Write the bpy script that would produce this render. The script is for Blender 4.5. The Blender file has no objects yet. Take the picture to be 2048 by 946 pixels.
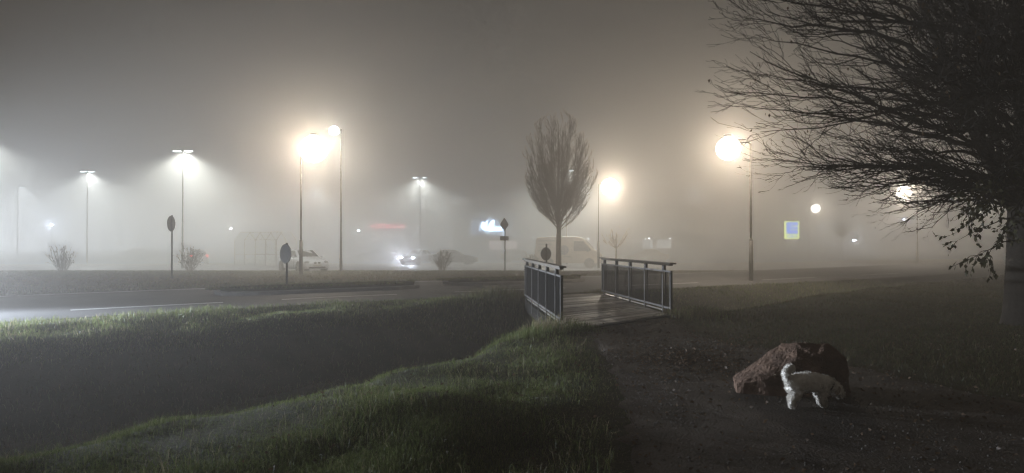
import bpy, bmesh, math, random
import numpy as np
from mathutils import Vector, Matrix, noise as mnoise

random.seed(7)
rng = np.random.default_rng(11)
scene = bpy.context.scene
COL = scene.collection
R = math.radians
F = 1422.0          # focal length in pixels of the 2048-wide photograph
EYE = 1.65

def at(px, py, Y):
    """world point that stands at depth Y behind photo pixel (used to survey the site)"""
    return Vector(((px - 1024) / F * Y, Y, EYE + (486 - py) / F * Y))

# ------------------------------------------------------------------ materials
def new_mat(name):
    m = bpy.data.materials.new(name)
    m.use_nodes = True
    nt = m.node_tree
    for n in list(nt.nodes):
        nt.nodes.remove(n)
    out = nt.nodes.new('ShaderNodeOutputMaterial')
    return m, nt, out

def mat(name, c1, c2=None, rough=0.6, scale=8.0, metal=0.0, bump=0.0, bscale=None, spec=0.5, detail=6.0, coat=0.0, obj=True):
    """principled surface whose base colour wanders between two tones on a noise"""
    m, nt, out = new_mat(name)
    b = nt.nodes.new('ShaderNodeBsdfPrincipled')
    b.inputs['Roughness'].default_value = rough
    b.inputs['Metallic'].default_value = metal
    b.inputs['Specular IOR Level'].default_value = spec
    b.inputs['Coat Weight'].default_value = coat
    if c2 is None:
        c2 = tuple(x * 0.75 for x in c1)
    tc = nt.nodes.new('ShaderNodeTexCoord')
    n = nt.nodes.new('ShaderNodeTexNoise')
    n.inputs['Scale'].default_value = scale
    n.inputs['Detail'].default_value = detail
    nt.links.new(tc.outputs['Object'], n.inputs['Vector'])
    r = nt.nodes.new('ShaderNodeValToRGB')
    r.color_ramp.elements[0].position = 0.32
    r.color_ramp.elements[1].position = 0.68
    r.color_ramp.elements[0].color = (*c1, 1)
    r.color_ramp.elements[1].color = (*c2, 1)
    nt.links.new(n.outputs['Fac'], r.inputs['Fac'])
    nt.links.new(r.outputs['Color'], b.inputs['Base Color'])
    if bump:
        n2 = nt.nodes.new('ShaderNodeTexNoise')
        n2.inputs['Scale'].default_value = bscale or scale * 4
        n2.inputs['Detail'].default_value = 8
        nt.links.new(tc.outputs['Object'], n2.inputs['Vector'])
        bp = nt.nodes.new('ShaderNodeBump')
        bp.inputs['Strength'].default_value = bump
        bp.inputs['Distance'].default_value = 0.03
        nt.links.new(n2.outputs['Fac'], bp.inputs['Height'])
        nt.links.new(bp.outputs['Normal'], b.inputs['Normal'])
    nt.links.new(b.outputs['BSDF'], out.inputs['Surface'])
    return m

def emit(name, col, s):
    m, nt, out = new_mat(name)
    e = nt.nodes.new('ShaderNodeEmission')
    e.inputs['Color'].default_value = (*col, 1)
    e.inputs['Strength'].default_value = s
    nt.links.new(e.outputs['Emission'], out.inputs['Surface'])
    m.cycles.emission_sampling = 'NONE'
    return m

# ------------------------------------------------------------------ object helpers
def link_mesh(name, me, m=None, parent=None, smooth=False):
    o = bpy.data.objects.new(name, me)
    COL.objects.link(o)
    if m is not None:
        me.materials.append(m)
    if parent is not None:
        o.parent = parent
    if smooth:
        me.polygons.foreach_set('use_smooth', [True] * len(me.polygons))
    return o

def bm_obj(name, bm, m=None, parent=None, smooth=False):
    me = bpy.data.meshes.new(name)
    bm.normal_update()
    bm.to_mesh(me)
    bm.free()
    return link_mesh(name, me, m, parent, smooth)

def np_mesh(name, verts, faces_flat, counts):
    """mesh from arrays: verts (n,3), flat vertex indices and the corner count of each face"""
    me = bpy.data.meshes.new(name)
    verts = np.asarray(verts, dtype=np.float32)
    faces_flat = np.asarray(faces_flat, dtype=np.int32)
    counts = np.asarray(counts, dtype=np.int32)
    me.vertices.add(len(verts))
    me.vertices.foreach_set('co', verts.ravel())
    me.loops.add(len(faces_flat))
    me.loops.foreach_set('vertex_index', faces_flat)
    me.polygons.add(len(counts))
    me.polygons.foreach_set('loop_start', np.concatenate([[0], np.cumsum(counts)[:-1]]).astype(np.int32))
    me.update(calc_edges=True)
    return me

def thing(name, label, cat, loc=(0, 0, 0), rz=0.0, group=None):
    o = bpy.data.objects.new(name, None)
    COL.objects.link(o)
    o.empty_display_size = 0.3
    o.location = loc
    o.rotation_euler = (0, 0, rz)
    return tag(o, label, cat, group)

def tag(o, label, cat, group=None):
    o['label'] = label
    o['category'] = cat
    if group:
        o['group'] = group
    return o

def struct(o):
    o['kind'] = 'structure'
    return o

def stuff(o):
    o['kind'] = 'stuff'
    return o

def kids(o):
    return [c for c in bpy.data.objects if c.parent == o]

def copy_tree(o, loc, rz, label, parent=None):
    c = o.copy()
    COL.objects.link(c)
    c.parent = parent
    if parent is None:
        c.location = loc
        c.rotation_euler = (0, 0, rz)
        c['label'] = label
    for k in kids(o):
        copy_tree(k, None, None, None, c)
    return c

# ------------------------------------------------------------------ bmesh shapes
def box(bm, c, s, rz=0.0, rot=None):
    m = Matrix.Translation(c) @ (rot.to_4x4() if rot is not None else Matrix.Rotation(rz, 4, 'Z')) @ Matrix.Diagonal((s[0], s[1], s[2], 1))
    return bmesh.ops.create_cube(bm, size=1.0, matrix=m)['verts']

def bar(bm, a, b, w, h):
    """a rectangular bar from a to b, w wide and h high"""
    a, b = Vector(a), Vector(b)
    d = b - a
    q = d.to_track_quat('X', 'Z').to_matrix()
    return box(bm, (a + b) / 2, (d.length, w, h), rot=q)

def rod(bm, a, b, r1, r2=None, seg=10):
    a, b = Vector(a), Vector(b)
    d = b - a
    q = d.to_track_quat('Z', 'Y').to_matrix().to_4x4()
    return bmesh.ops.create_cone(bm, cap_ends=True, segments=seg, radius1=r1, radius2=r1 if r2 is None else r2,
                                 depth=d.length, matrix=Matrix.Translation((a + b) / 2) @ q)['verts']

def lathe(bm, prof, seg=16, axis=None, origin=(0, 0, 0)):
    """revolve (r, z) pairs about z, then turn that axis onto the given one"""
    q = Matrix.Identity(4) if axis is None else Vector(axis).to_track_quat('Z', 'Y').to_matrix().to_4x4()
    T = Matrix.Translation(origin) @ q
    rings = []
    for r, z in prof:
        rings.append([bm.verts.new(T @ Vector((r * math.cos(2 * math.pi * k / seg), r * math.sin(2 * math.pi * k / seg), z))) for k in range(seg)])
    for a, b in zip(rings, rings[1:]):
        for k in range(seg):
            bm.faces.new((a[k], a[(k + 1) % seg], b[(k + 1) % seg], b[k]))
    for ring, fl in ((rings[0], True), (rings[-1], False)):
        try:
            bm.faces.new(ring[::-1] if fl else ring)
        except ValueError:
            pass

def ellipsoid(bm, c, s, u=12, v=8):
    m = Matrix.Translation(c) @ Matrix.Diagonal((s[0], s[1], s[2], 1))
    return bmesh.ops.create_uvsphere(bm, u_segments=u, v_segments=v, radius=1.0, matrix=m)['verts']

def plate(bm, outline, thick, M=None):
    """extruded flat outline: (x, z) points, thickness along y"""
    M = M or Matrix.Identity(4)
    f = [bm.verts.new(M @ Vector((x, -thick / 2, z))) for x, z in outline]
    k = [bm.verts.new(M @ Vector((x, thick / 2, z))) for x, z in outline]
    n = len(f)
    bm.faces.new(f)
    bm.faces.new(k[::-1])
    for i in range(n):
        bm.faces.new((f[i], k[i], k[(i + 1) % n], f[(i + 1) % n]))

# ------------------------------------------------------------------ tubes in bulk (twigs)
def tubes_mesh(name, branches, sides=3):
    """branches: list of (points (k,3), radii (k)); one mesh of tapering tubes"""
    V, Fc = [], []
    base = 0
    ang = np.arange(sides) * 2 * np.pi / sides
    ca, sa = np.cos(ang), np.sin(ang)
    for pts, rad in branches:
        p = np.asarray(pts, dtype=np.float64)
        k = len(p)
        t = np.gradient(p, axis=0)
        t /= np.linalg.norm(t, axis=1)[:, None] + 1e-9
        ref = np.array([0.31, 0.17, 0.93]) if abs(t[0, 2]) < 0.9 else np.array([1.0, 0.2, 0.1])
        u = np.cross(t, ref)
        u /= np.linalg.norm(u, axis=1)[:, None] + 1e-9
        w = np.cross(t, u)
        r = np.asarray(rad)[:, None, None]
        ring = p[:, None, :] + r * (ca[None, :, None] * u[:, None, :] + sa[None, :, None] * w[:, None, :])
        V.append(ring.reshape(-1, 3))
        i = np.arange(k - 1)[:, None] * sides + np.arange(sides)[None, :]
        j = np.arange(k - 1)[:, None] * sides + (np.arange(sides)[None, :] + 1) % sides
        q = np.stack([i, j, j + sides, i + sides], axis=-1).reshape(-1, 4) + base
        Fc.append(q)
        base += k * sides
    V = np.concatenate(V)
    Fc = np.concatenate(Fc)
    me = np_mesh(name, V, Fc.ravel(), np.full(len(Fc), 4))
    me.polygons.foreach_set('use_smooth', np.ones(len(Fc), dtype=bool))
    return me

# ------------------------------------------------------------------ camera and renderer
cam = bpy.data.cameras.new('camera')
cam.sensor_width = 36.0
cam.lens = F / 2048 * 36.0
cam.clip_end = 3000
cam.clip_start = 0.05
camo = bpy.data.objects.new('camera', cam)
COL.objects.link(camo)
camo.location = (0, 0, EYE)
camo.rotation_euler = (R(90) + math.atan2(13, F), 0, 0)
scene.camera = camo

VB = 1
scene.render.engine = 'CYCLES'
cy = scene.cycles
cy.use_denoising = True
cy.denoiser = 'OPENIMAGEDENOISE'
cy.denoising_input_passes = 'RGB_ALBEDO_NORMAL'
cy.use_light_tree = True
cy.use_adaptive_sampling = True
cy.adaptive_threshold = 0.04
cy.adaptive_min_samples = 16
cy.max_bounces = 8
cy.diffuse_bounces = 2
cy.glossy_bounces = 2
cy.transmission_bounces = 4
cy.transparent_max_bounces = 8
cy.volume_bounces = VB
cy.sample_clamp_indirect = 3.0
cy.sample_clamp_direct = 0.0
cy.caustics_reflective = False
cy.caustics_refractive = False
scene.view_settings.view_transform = 'Standard'
scene.view_settings.look = 'None'
scene.view_settings.exposure = 0.0
scene.view_settings.gamma = 1.0

# ------------------------------------------------------------------ night sky and fog
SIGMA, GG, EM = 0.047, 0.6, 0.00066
world = bpy.data.worlds.new('World')
scene.world = world
world.use_nodes = True
nt = world.node_tree
for n in list(nt.nodes):
    nt.nodes.remove(n)
wo = nt.nodes.new('ShaderNodeOutputWorld')
bg = nt.nodes.new('ShaderNodeBackground')
sky = nt.nodes.new('ShaderNodeTexSky')
sky.sky_type = 'NISHITA'
sky.sun_disc = False
sky.sun_elevation = R(-6)
sky.sun_rotation = R(200)
nt.links.new(sky.outputs['Color'], bg.inputs['Color'])
bg.inputs['Strength'].default_value = 0.05
nt.links.new(bg.outputs['Background'], wo.inputs['Surface'])
# fog bank: thin by the path, thickening towards road and car park
geo = nt.nodes.new('ShaderNodeTexCoord')
sep = nt.nodes.new('ShaderNodeSeparateXYZ')
nt.links.new(geo.outputs['Object'], sep.inputs[0])
def fade(src, lo, hi, v0, v1):
    r = nt.nodes.new('ShaderNodeMapRange')
    r.interpolation_type = 'SMOOTHSTEP'
    for k, v in (('From Min', lo), ('From Max', hi), ('To Min', v0), ('To Max', v1)):
        r.inputs[k].default_value = v
    nt.links.new(src, r.inputs['Value'])
    return r.outputs['Result']
def times(a, b):
    m = nt.nodes.new('ShaderNodeMath')
    m.operation = 'MULTIPLY'
    for k, v in enumerate((a, b)):
        if isinstance(v, float):
            m.inputs[k].default_value = v
        else:
            nt.links.new(v, m.inputs[k])
    return m.outputs[0]
thick = fade(sep.outputs['Y'], 11.0, 54.0, 0.06, 1.0)
low = fade(sep.outputs['Z'], 5.5, 19.0, 1.0, 0.15)
vs = nt.nodes.new('ShaderNodeVolumeScatter')
vs.inputs['Color'].default_value = (0.97, 0.935, 0.885, 1)
vs.inputs['Anisotropy'].default_value = GG
nt.links.new(times(times(thick, low), SIGMA), vs.inputs['Density'])
ve = nt.nodes.new('ShaderNodeEmission')      # added fill: the fog itself emits, standing in for town light
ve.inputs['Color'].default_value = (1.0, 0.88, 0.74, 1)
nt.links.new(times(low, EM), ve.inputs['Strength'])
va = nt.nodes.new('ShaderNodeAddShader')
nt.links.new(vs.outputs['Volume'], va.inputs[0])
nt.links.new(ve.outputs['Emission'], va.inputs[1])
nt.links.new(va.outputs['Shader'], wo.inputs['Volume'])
cy.volume_step_rate = 1.0
cy.volume_preview_step_rate = 1.0
cy.volume_max_steps = 9
world.cycles.volume_step_size = 26.0
# ------------------------------------------------------------------ the lie of the land
NEAR = np.array([(-60, -50), (-14, -8), (-6, 1.5), (-4.7, 5.75), (-3.5, 7.1), (-2.6, 7.9), (-1.6, 8.95), (-.19, 10.9), (.7, 13.0),
                 (1.3, 13.9), (3.6, 15.9), (5.2, 16.8), (9, 21.0), (19, 31), (60, 66), (200, 180)], float)
FAR = np.array([(-80, -50), (-22, 1), (-14, 9.3), (-9.7, 13.5), (-7.4, 16.5), (-5.5, 18.6), (-3.2, 20), (-.35, 21), (2.9, 22.3),
                (6, 24.5), (11, 29.3), (22, 38.5), (60, 70), (200, 186)], float)

def side_dist(P, L):
    """signed distance of points P (n,2) to polyline L; positive to the left of its direction"""
    best = np.full(len(P), 1e9)
    sgn = np.ones(len(P))
    for a, b in zip(L, L[1:]):
        d = b - a
        t = np.clip(((P - a) @ d) / (d @ d), 0, 1)
        c = a + t[:, None] * d
        r = P - c
        dist = np.hypot(r[:, 0], r[:, 1])
        s = np.sign(d[0] * r[:, 1] - d[1] * r[:, 0])
        m = dist < best - 1e-9
        best[m] = dist[m]
        sgn[m] = s[m]
    return best * sgn

def smooth(x):
    x = np.clip(x, 0, 1)
    return x * x * (3 - 2 * x)

_ph = rng.uniform(0, 6.28, 24)
def bumps(x, y):
    s = np.zeros_like(x)
    for k in range(12):
        f = 0.6 + 0.42 * k
        a = _ph[k] * 7.1
        s += np.sin(f * (x * math.cos(a) + y * math.sin(a)) + _ph[k + 12]) / (1 + 0.9 * k)
    return s

def lot_fall(x, y):
    return -0.42 * smooth((y - 41.0) / 10) * (1 - smooth((x - 24) / 18))

def ground_z(x, y):
    x = np.atleast_1d(np.asarray(x, float))
    y = np.atleast_1d(np.asarray(y, float))
    P = np.stack([x, y], 1)
    dn = side_dist(P, NEAR)
    df = -side_dist(P, FAR)
    depth = 1.25 - 0.55 * smooth((x - 2) / 10)
    left = 1 - smooth((x + 3.5) / 3.0)          # the far shoulder is broad on the left, tight at the bridge
    h = np.minimum(smooth(dn / 2.6), smooth((df - 1.3 * left + 0.2) / 3.2))
    z = -depth * h - 0.07 * np.clip(df, 0, 2.0) * left * (h < 1)
    # hummocks on the unmown bank, none under road, path or car park
    w = smooth((dn + 5.5) / 4) * smooth((df + 0.3) / 0.8) * (1 - smooth((x - 0.0) / 1.6) * smooth((y - 2) / 1))
    w = np.maximum(w, 0.6 * smooth((dn + 7) / 5) * smooth((x - 6.5) / 3) * smooth((df + 0.3) / 0.8))
    z = z + 0.075 * bumps(x * 1.3, y * 1.3) * w * (np.hypot(x, y) < 60)
    # the bank bulges a little beside the left parapet
    z = z + 0.14 * np.exp(-(((x + 0.1) / 1.0) ** 2 + ((y - 12.6) / 1.5) ** 2))
    # the car park lies a little lower than the road
    z = z + lot_fall(x, y)
    return z

def axis(lo, hi, a, b, fine, grow=1.16):
    """grid lines: fine spacing between a and b, growing outwards to lo and hi"""
    v = list(np.arange(a, b + 1e-6, fine))
    s, p = fine, b
    while p < hi:
        s *= grow
        p += s
        v.append(p)
    s, p = fine, a
    while p > lo:
        s *= grow
        p -= s
        v.insert(0, p)
    return np.array(v)

gx = axis(-700, 700, -20, 22, 0.22)
gy = np.concatenate([axis(-200, 34.1, 2, 34, 0.22)[:-1], np.arange(34, 54, 1.0), axis(54, 1500, 54, 55, 1.0)])
gy = np.unique(np.round(gy, 4))
GX, GY = np.meshgrid(gx, gy)
GZ = ground_z(GX.ravel(), GY.ravel())
nx, ny = len(gx), len(gy)
idx = np.arange(nx * ny).reshape(ny, nx)
q = np.stack([idx[:-1, :-1], idx[:-1, 1:], idx[1:, 1:], idx[1:, :-1]], -1).reshape(-1, 4)
me = np_mesh('ground', np.stack([GX.ravel(), GY.ravel(), GZ], 1), q.ravel(), np.full(len(q), 4))
M_soil = mat('soil_and_turf', (0.022, 0.026, 0.012), (0.042, 0.037, 0.022), 0.95, 1.7, bump=0.8, bscale=24, spec=0.12, detail=10)
ground = struct(link_mesh('ground', me, M_soil, smooth=True))

# ------------------------------------------------------------------ road
def catmull(P, n):
    P = np.asarray(P, float)
    out = []
    Q = np.vstack([2 * P[0] - P[1], P, 2 * P[-1] - P[-2]])
    for i in range(1, len(Q) - 2):
        a, b, c, d = Q[i - 1], Q[i], Q[i + 1], Q[i + 2]
        for t in np.linspace(0, 1, n, endpoint=False):
            out.append(0.5 * ((2 * b) + (-a + c) * t + (2 * a - 5 * b + 4 * c - d) * t * t + (-a + 3 * b - 3 * c + d) * t ** 3))
    out.append(P[-1])
    return np.array(out)

ROAD = catmull([(-75, -42), (-40, -9), (-24, 7.5), (-14.3, 17.5), (-9.5, 21.6), (-5.2, 24.7), (1.5, 28.6), (9, 33.2), (20, 41), (34, 52), (52, 67), (100, 108), (190, 190)], 12)
def normals2(L):
    t = np.gradient(L, axis=0)
    t /= np.linalg.norm(t, axis=1)[:, None]
    return np.stack([-t[:, 1], t[:, 0]], 1)
RN = normals2(ROAD)

def strip(name, L, N, o1, o2, z, m, parent=None):
    a, b = L + N * o1, L + N * o2
    n = len(L)
    V = np.concatenate([np.c_[a, np.full(n, z)], np.c_[b, np.full(n, z)]])
    i = np.arange(n - 1)
    Fq = np.stack([i, i + n, i + n + 1, i + 1], 1)[:, ::-1] if o1 < o2 else np.stack([i, i + n, i + n + 1, i + 1], 1)
    me = np_mesh(name, V, Fq.ravel(), np.full(n - 1, 4))
    return link_mesh(name, me, m, parent)

HALF = 4.6
M_asphalt = mat('damp_asphalt', (0.034, 0.034, 0.036), (0.058, 0.056, 0.054), 0.72, 0.55, bump=0.5, bscale=60, spec=0.25, detail=12)
M_paint = mat('road_paint', (0.62, 0.62, 0.60), (0.40, 0.40, 0.39), 0.7, 9.0)
M_kerb = mat('kerb_stone', (0.27, 0.26, 0.25), (0.18, 0.175, 0.17), 0.85, 6.0, bump=0.3, bscale=40)
road = struct(strip('road', ROAD, RN, -HALF, HALF, 0.012, M_asphalt))

def piece(L, s0, s1):
    """part of a polyline between arc lengths"""
    d = np.concatenate([[0], np.cumsum(np.hypot(*np.diff(L, axis=0).T))])
    s = np.linspace(s0, s1, max(4, int((s1 - s0) / 0.8)))
    return np.stack([np.interp(s, d, L[:, 0]), np.interp(s, d, L[:, 1])], 1)
rd = np.concatenate([[0], np.cumsum(np.hypot(*np.diff(ROAD, axis=0).T))])
def s_at(x, y):
    return rd[np.argmin(np.hypot(ROAD[:, 0] - x, ROAD[:, 1] - y))]

# near edge line (long worn dashes), far edge line, and a lane line past the islands
def dashes(name, off, pieces, w=0.13):
    for s0, s1 in pieces:
        L = piece(ROAD, s0, s1)
        o = strip(name, L, normals2(L), off - w / 2, off + w / 2, 0.018, M_paint)
        struct(o)
s0 = s_at(-14.3, 17.5)
dashes('road_marking', -2.55, [(s0 + 2.6, s0 + 6.3), (s0 + 8.0, s0 + 11.8), (s0 + 14.0, s0 + 18.4), (s0 + 21, s0 + 25), (s0 + 29, s0 + 33), (s0 + 37, s0 + 41)])
dashes('road_marking', 4.05, [(s0 - 4, s0 + 60)], 0.11)

# ------------------------------------------------------------------ car park
px_ = np.concatenate([np.arange(-150, -30, 10.0), np.arange(-30, 34, 2.0)])
py_ = np.concatenate([np.arange(0, 14, 0.7), np.arange(14, 170, 12.0)])
PX, PY = np.meshgrid(px_, py_)
PY = PY + 43.4 + 0.11 * np.clip(PX + 4, -30, 40) * (PX > -4) + 0.02 * np.clip(-PX, 0, 60)
n1, n2 = len(px_), len(py_)
idx = np.arange(n1 * n2).reshape(n2, n1)
q = np.stack([idx[:-1, :-1], idx[:-1, 1:], idx[1:, 1:], idx[1:, :-1]], -1).reshape(-1, 4)
me = np_mesh('parking_lot', np.stack([PX.ravel(), PY.ravel(), lot_fall(PX.ravel(), PY.ravel()) + 0.035], 1), q.ravel(), np.full(len(q), 4))
M_lot = mat('car_park_paving', (0.10, 0.10, 0.10), (0.075, 0.075, 0.074), 0.6, 0.5, bump=0.2, bscale=30)
struct(link_mesh('parking_lot', me, M_lot))

# ------------------------------------------------------------------ traffic islands
M_slab = mat('pale_concrete_slab', (0.12, 0.113, 0.105), (0.085, 0.08, 0.075), 0.9, 2.5, bump=0.3, bscale=30)
def island(s0, s1, off, half, h=0.13, nose=1.3):
    """raised kerb ring with blunt noses, filled with turf"""
    L = piece(ROAD, s0, s1)
    N = normals2(L)
    d = np.linspace(0, s1 - s0, len(L))
    w = half * np.sqrt(np.clip(np.minimum(d + 0.25, s1 - s0 - d + 0.25) / nose, 0.05, 1))
    C = L + N * off
    ring = np.concatenate([C + N * w[:, None], (C - N * w[:, None])[::-1]])
    inner = np.concatenate([C + N * (w * 0.80)[:, None], (C - N * (w * 0.80)[:, None])[::-1]])
    inner[:, :] = ring.mean(0) + (inner - ring.mean(0)) * np.array([0.95, 0.95])
    bm = bmesh.new()
    lo = [bm.verts.new((x, y, -0.05)) for x, y in ring]
    mid = [bm.verts.new((x, y, h - 0.02)) for x, y in ring]
    top = [bm.verts.new((*(r * 0.92 + i * 0.08), h)) for r, i in zip(ring, inner)]
    inn = [bm.verts.new((x, y, h)) for x, y in inner]
    n = len(ring)
    for a, b in ((lo, mid), (mid, top), (top, inn)):
        for k in range(n):
            bm.faces.new((a[k], b[k], b[(k + 1) % n], a[(k + 1) % n]))
    k_ = struct(bm_obj('kerb', bm, M_slab))
    bm = bmesh.new()
    rings = []
    for f, z in ((1.0, h - 0.03), (0.9, h + 0.03), (0.6, h + 0.10), (0.25, h + 0.13)):
        c = inner.mean(0)
        # shrink towards the spine, not towards one point
        sp = np.concatenate([C, C[::-1]])
        rings.append([bm.verts.new((*(s_ + (i - s_) * f), z)) for i, s_ in zip(inner, sp)])
    for a, b in zip(rings, rings[1:]):
        for k in range(n):
            bm.faces.new((a[k], b[k], b[(k + 1) % n], a[(k + 1) % n]))
    bm.faces.new(rings[-1])
    struct(bm_obj('island_turf', bm, M_soil, smooth=True))
    return inner, C
sA = s_at(-9.2, 21.9)
ISL1 = island(sA + 0.2, sA + 7.0, 0.45, 0.95)
sB = s_at(-1.8, 26.7)
ISL2 = island(sB + 0.2, sB + 6.5, 1.3, 1.0)

# night sky: a dome that closes the valley of fog
bm = bmesh.new()
bmesh.ops.create_uvsphere(bm, u_segments=48, v_segments=24, radius=215.0)
for f in bm.faces:
    f.normal_flip()
M_sky, snt, sout = new_mat('night_sky')
se = snt.nodes.new('ShaderNodeEmission')
sn = snt.nodes.new('ShaderNodeTexNoise')
sn.inputs['Scale'].default_value = 0.01
sr = snt.nodes.new('ShaderNodeValToRGB')
sr.color_ramp.elements[0].color = (0.012, 0.011, 0.010, 1)
sr.color_ramp.elements[1].color = (0.020, 0.018, 0.016, 1)
snt.links.new(sn.outputs['Fac'], sr.inputs['Fac'])
snt.links.new(sr.outputs['Color'], se.inputs['Color'])
snt.links.new(se.outputs[0], sout.inputs['Surface'])
M_sky.cycles.emission_sampling = 'NONE'
sky_o = struct(bm_obj('sky', bm, M_sky, None, True))
sky_o.location = (0, 60, 0)
# ------------------------------------------------------------------ lamps
M_pole = mat('galvanised_pole', (0.03, 0.028, 0.025), (0.02, 0.018, 0.016), 0.7, 5.0)
M_house = mat('lamp_housing', (0.12, 0.12, 0.12), (0.09, 0.09, 0.09), 0.5, 5.0)
E_warm = emit('warm_lens_glare', (1.0, 0.88, 0.70), 14.0)
E_cool = emit('white_led', (0.90, 1.0, 0.97), 14.0)

def point_light(name, loc, power, col, rad, parent):
    l = bpy.data.lights.new(name, 'POINT')
    l.energy = power
    l.color = col
    l.shadow_soft_size = rad
    o = bpy.data.objects.new(name, l)
    COL.objects.link(o)
    o.parent = parent
    o.location = loc
    return o

def spot_light(name, loc, aim, power, col, rad, size, blend, parent=None):
    l = bpy.data.lights.new(name, 'SPOT')
    l.energy = power
    l.color = col
    l.shadow_soft_size = rad
    l.spot_size = R(size)
    l.spot_blend = blend
    o = bpy.data.objects.new(name, l)
    COL.objects.link(o)
    o.parent = parent
    o.location = loc
    o.rotation_euler = Vector(aim).to_track_quat('-Z', 'Y').to_euler()
    return o

WARM = (1.0, 0.835, 0.64)
COOL = (0.98, 1.0, 0.91)
KP, KS, KL, KH = 1.75, 0.25, 9.0, 18000.0     # bare lens, downward beam, car-park heads

def street_lamp(px, py, Y, arm, label, power=900.0, ball=0.5):
    """stepped steel column with a one-sided arm and a glowing lens ball widened to its glare"""
    c = at(px, py, Y)
    H = c.z
    t = thing('street_lamp', label, 'street lamp', (c.x - arm, Y, 0), 0, 'warm street lamps along the road')
    bm = bmesh.new()
    rod(bm, (0, 0, -0.2), (0, 0, 1.75), 0.095, 0.09)
    rod(bm, (0, 0, 1.74), (0, 0, 1.86), 0.089, 0.056)
    rod(bm, (0, 0, 1.85), (0, 0, H + 0.22), 0.06, 0.045)
    bm_obj('pole', bm, M_pole, t, True)
    bm = bmesh.new()
    s = 1 if arm > 0 else -1
    pts = [Vector((0, 0, H + 0.2)), Vector((s * 0.12, 0, H + 0.27)), Vector((arm - s * 0.42, 0, H + 0.29))]
    for a, b in zip(pts, pts[1:]):
        rod(bm, a, b, 0.03, seg=8)
    bm_obj('arm', bm, M_pole, t)
    bm = bmesh.new()
    ellipsoid(bm, (arm, 0, H + ball + 0.05), (0.22, 0.16, 0.07))
    bm_obj('housing', bm, M_house, t, True)
    bm = bmesh.new()
    ellipsoid(bm, (arm, 0, H), (ball, ball, ball * 0.96), 24, 16)  # lens oversized: the lamp's glare disc is built as a glowing ball
    bm_obj('lens', bm, E_warm, t, True)
    point_light('lamp_glow', (arm, -ball - 0.1, H - 0.05), power * KP, WARM, 0.14, t)
    spot_light('lamp_beam', (arm, 0, H - ball - 0.12), (0, 0, -1), power * KS, WARM, 0.14, 150, 0.9, t)
    return t

def lot_lamp(px, py, Y, heads, label, power=420.0, spread=0.42, rz=0.0, plinth=False, ball=0.0):
    """tall car-park column with one or two flat LED heads on a crossbar"""
    c = at(px, py, Y)
    H = c.z
    t = thing('parking_lamp', label, 'parking lamp', (c.x, Y, 0), rz, 'LED lamps of the car park')
    bm = bmesh.new()
    rod(bm, (0, 0, -0.2), (0, 0, 3.2), 0.085, 0.075)
    rod(bm, (0, 0, 3.18), (0, 0, H + 0.1), 0.07, 0.045)
    bm_obj('pole', bm, M_pole, t, True)
    if plinth:
        bm = bmesh.new()
        box(bm, (0, 0, 0.36), (0.5, 0.5, 0.76))
        bmesh.ops.bevel(bm, geom=bm.edges[:], offset=0.03, segments=2, affect='EDGES')
        bm_obj('plinth', bm, M_kerb, t)
    for s in heads:
        bm = bmesh.new()
        rod(bm, (0, 0, H + 0.02), (s * (spread - 0.2), 0, H + 0.08), 0.025, seg=6)
        bm_obj('arm', bm, M_pole, t)
        bm = bmesh.new()
        box(bm, (s * spread, 0, H + 0.09), (0.55, 0.28, 0.07))
        h = bm_obj('lamp_head', bm, M_house, t)
        bm = bmesh.new()
        box(bm, (s * spread, 0, H + 0.03), (0.46, 0.24, 0.04))
        bm_obj('led_panel', bm, E_cool, h)
        if ball:
            bm = bmesh.new()
            ellipsoid(bm, (s * spread, 0, H), (ball, ball, ball * 0.9), 20, 14)  # added ball in the size of the head's glare, no real part
            bm_obj('glare_ball', bm, E_cool, h, True)
            point_light('lamp_ball_glow', (s * spread, -ball - 0.1, H), 160, COOL, 0.12, t)
    spot_light('lamp_glow', (heads[0] * spread * (0.0 if len(heads) > 1 else 1.0), 0.32, H - 0.06 - ball), (0, 0, -1), power * len(heads) * KL, COOL, 0.18, 160, 0.6, t)
    return t

street_lamp(627, 298, 37, 0.65, 'brightest warm street lamp, its column rising in front of the white car', 1000, 0.72)
street_lamp(1457, 297, 31, -0.98, 'warm street lamp on the grass right of the bridge, glowing beside the twig tips', 900, 0.52)
street_lamp(1220, 374, 52.7, 0.85, 'warm street lamp right of the oval tree, above the parked van', 950, 0.66)
street_lamp(1808, 385, 58.4, -1.1, 'warm street lamp glowing through the hanging twigs of the big dark tree', 900, 0.55)
street_lamp(1632, 417, 85.5, 0.8, 'small warm street lamp above the blue and yellow supermarket sign', 900, 0.54)
street_lamp(1965, 418, 87, 0.8, 'warm street lamp half hidden by the leafy sprays on the far right', 900, 0.5)

lot_lamp(682, 261, 42, (-1,), 'tall white lamp just behind the brightest street lamp, pole right of the white car', 90, 0.42, 0.0, False, 0.30)
lot_lamp(365, 303, 51.7, (-1, 1), 'twin white car park lamp above the shrub and the round sign on the left')
lot_lamp(174, 344, 66.6, (-1, 1), 'twin white car park lamp above the leftmost shrub', 400, 0.38)
lot_lamp(35, 375, 85, (1,), 'faint single white lamp at the far left edge', 420)
lot_lamp(630, 378, 87.6, (-1, 1), 'faint twin lamp just below the brightest street lamp', 330)
lot_lamp(462, 400, 110, (1,), 'tiny far lamp above the trolley shelter', 330)
lot_lamp(840, 356, 72.7, (-1, 1), 'twin white car park lamp above the oncoming headlights, on a square plinth', 430, 0.5, 0, True)
lot_lamp(911, 400, 110, (-1, 1), 'small twin lamp left of the oval tree, above the lit blue sign', 330, 0.6)
lot_lamp(743, 415, 133, (1,), 'barely visible lamp above the red shop sign', 300)
lot_lamp(1383, 375, 111, (1,), 'faint single lamp between the two warm street lamps right of the oval tree', 380)
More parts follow.
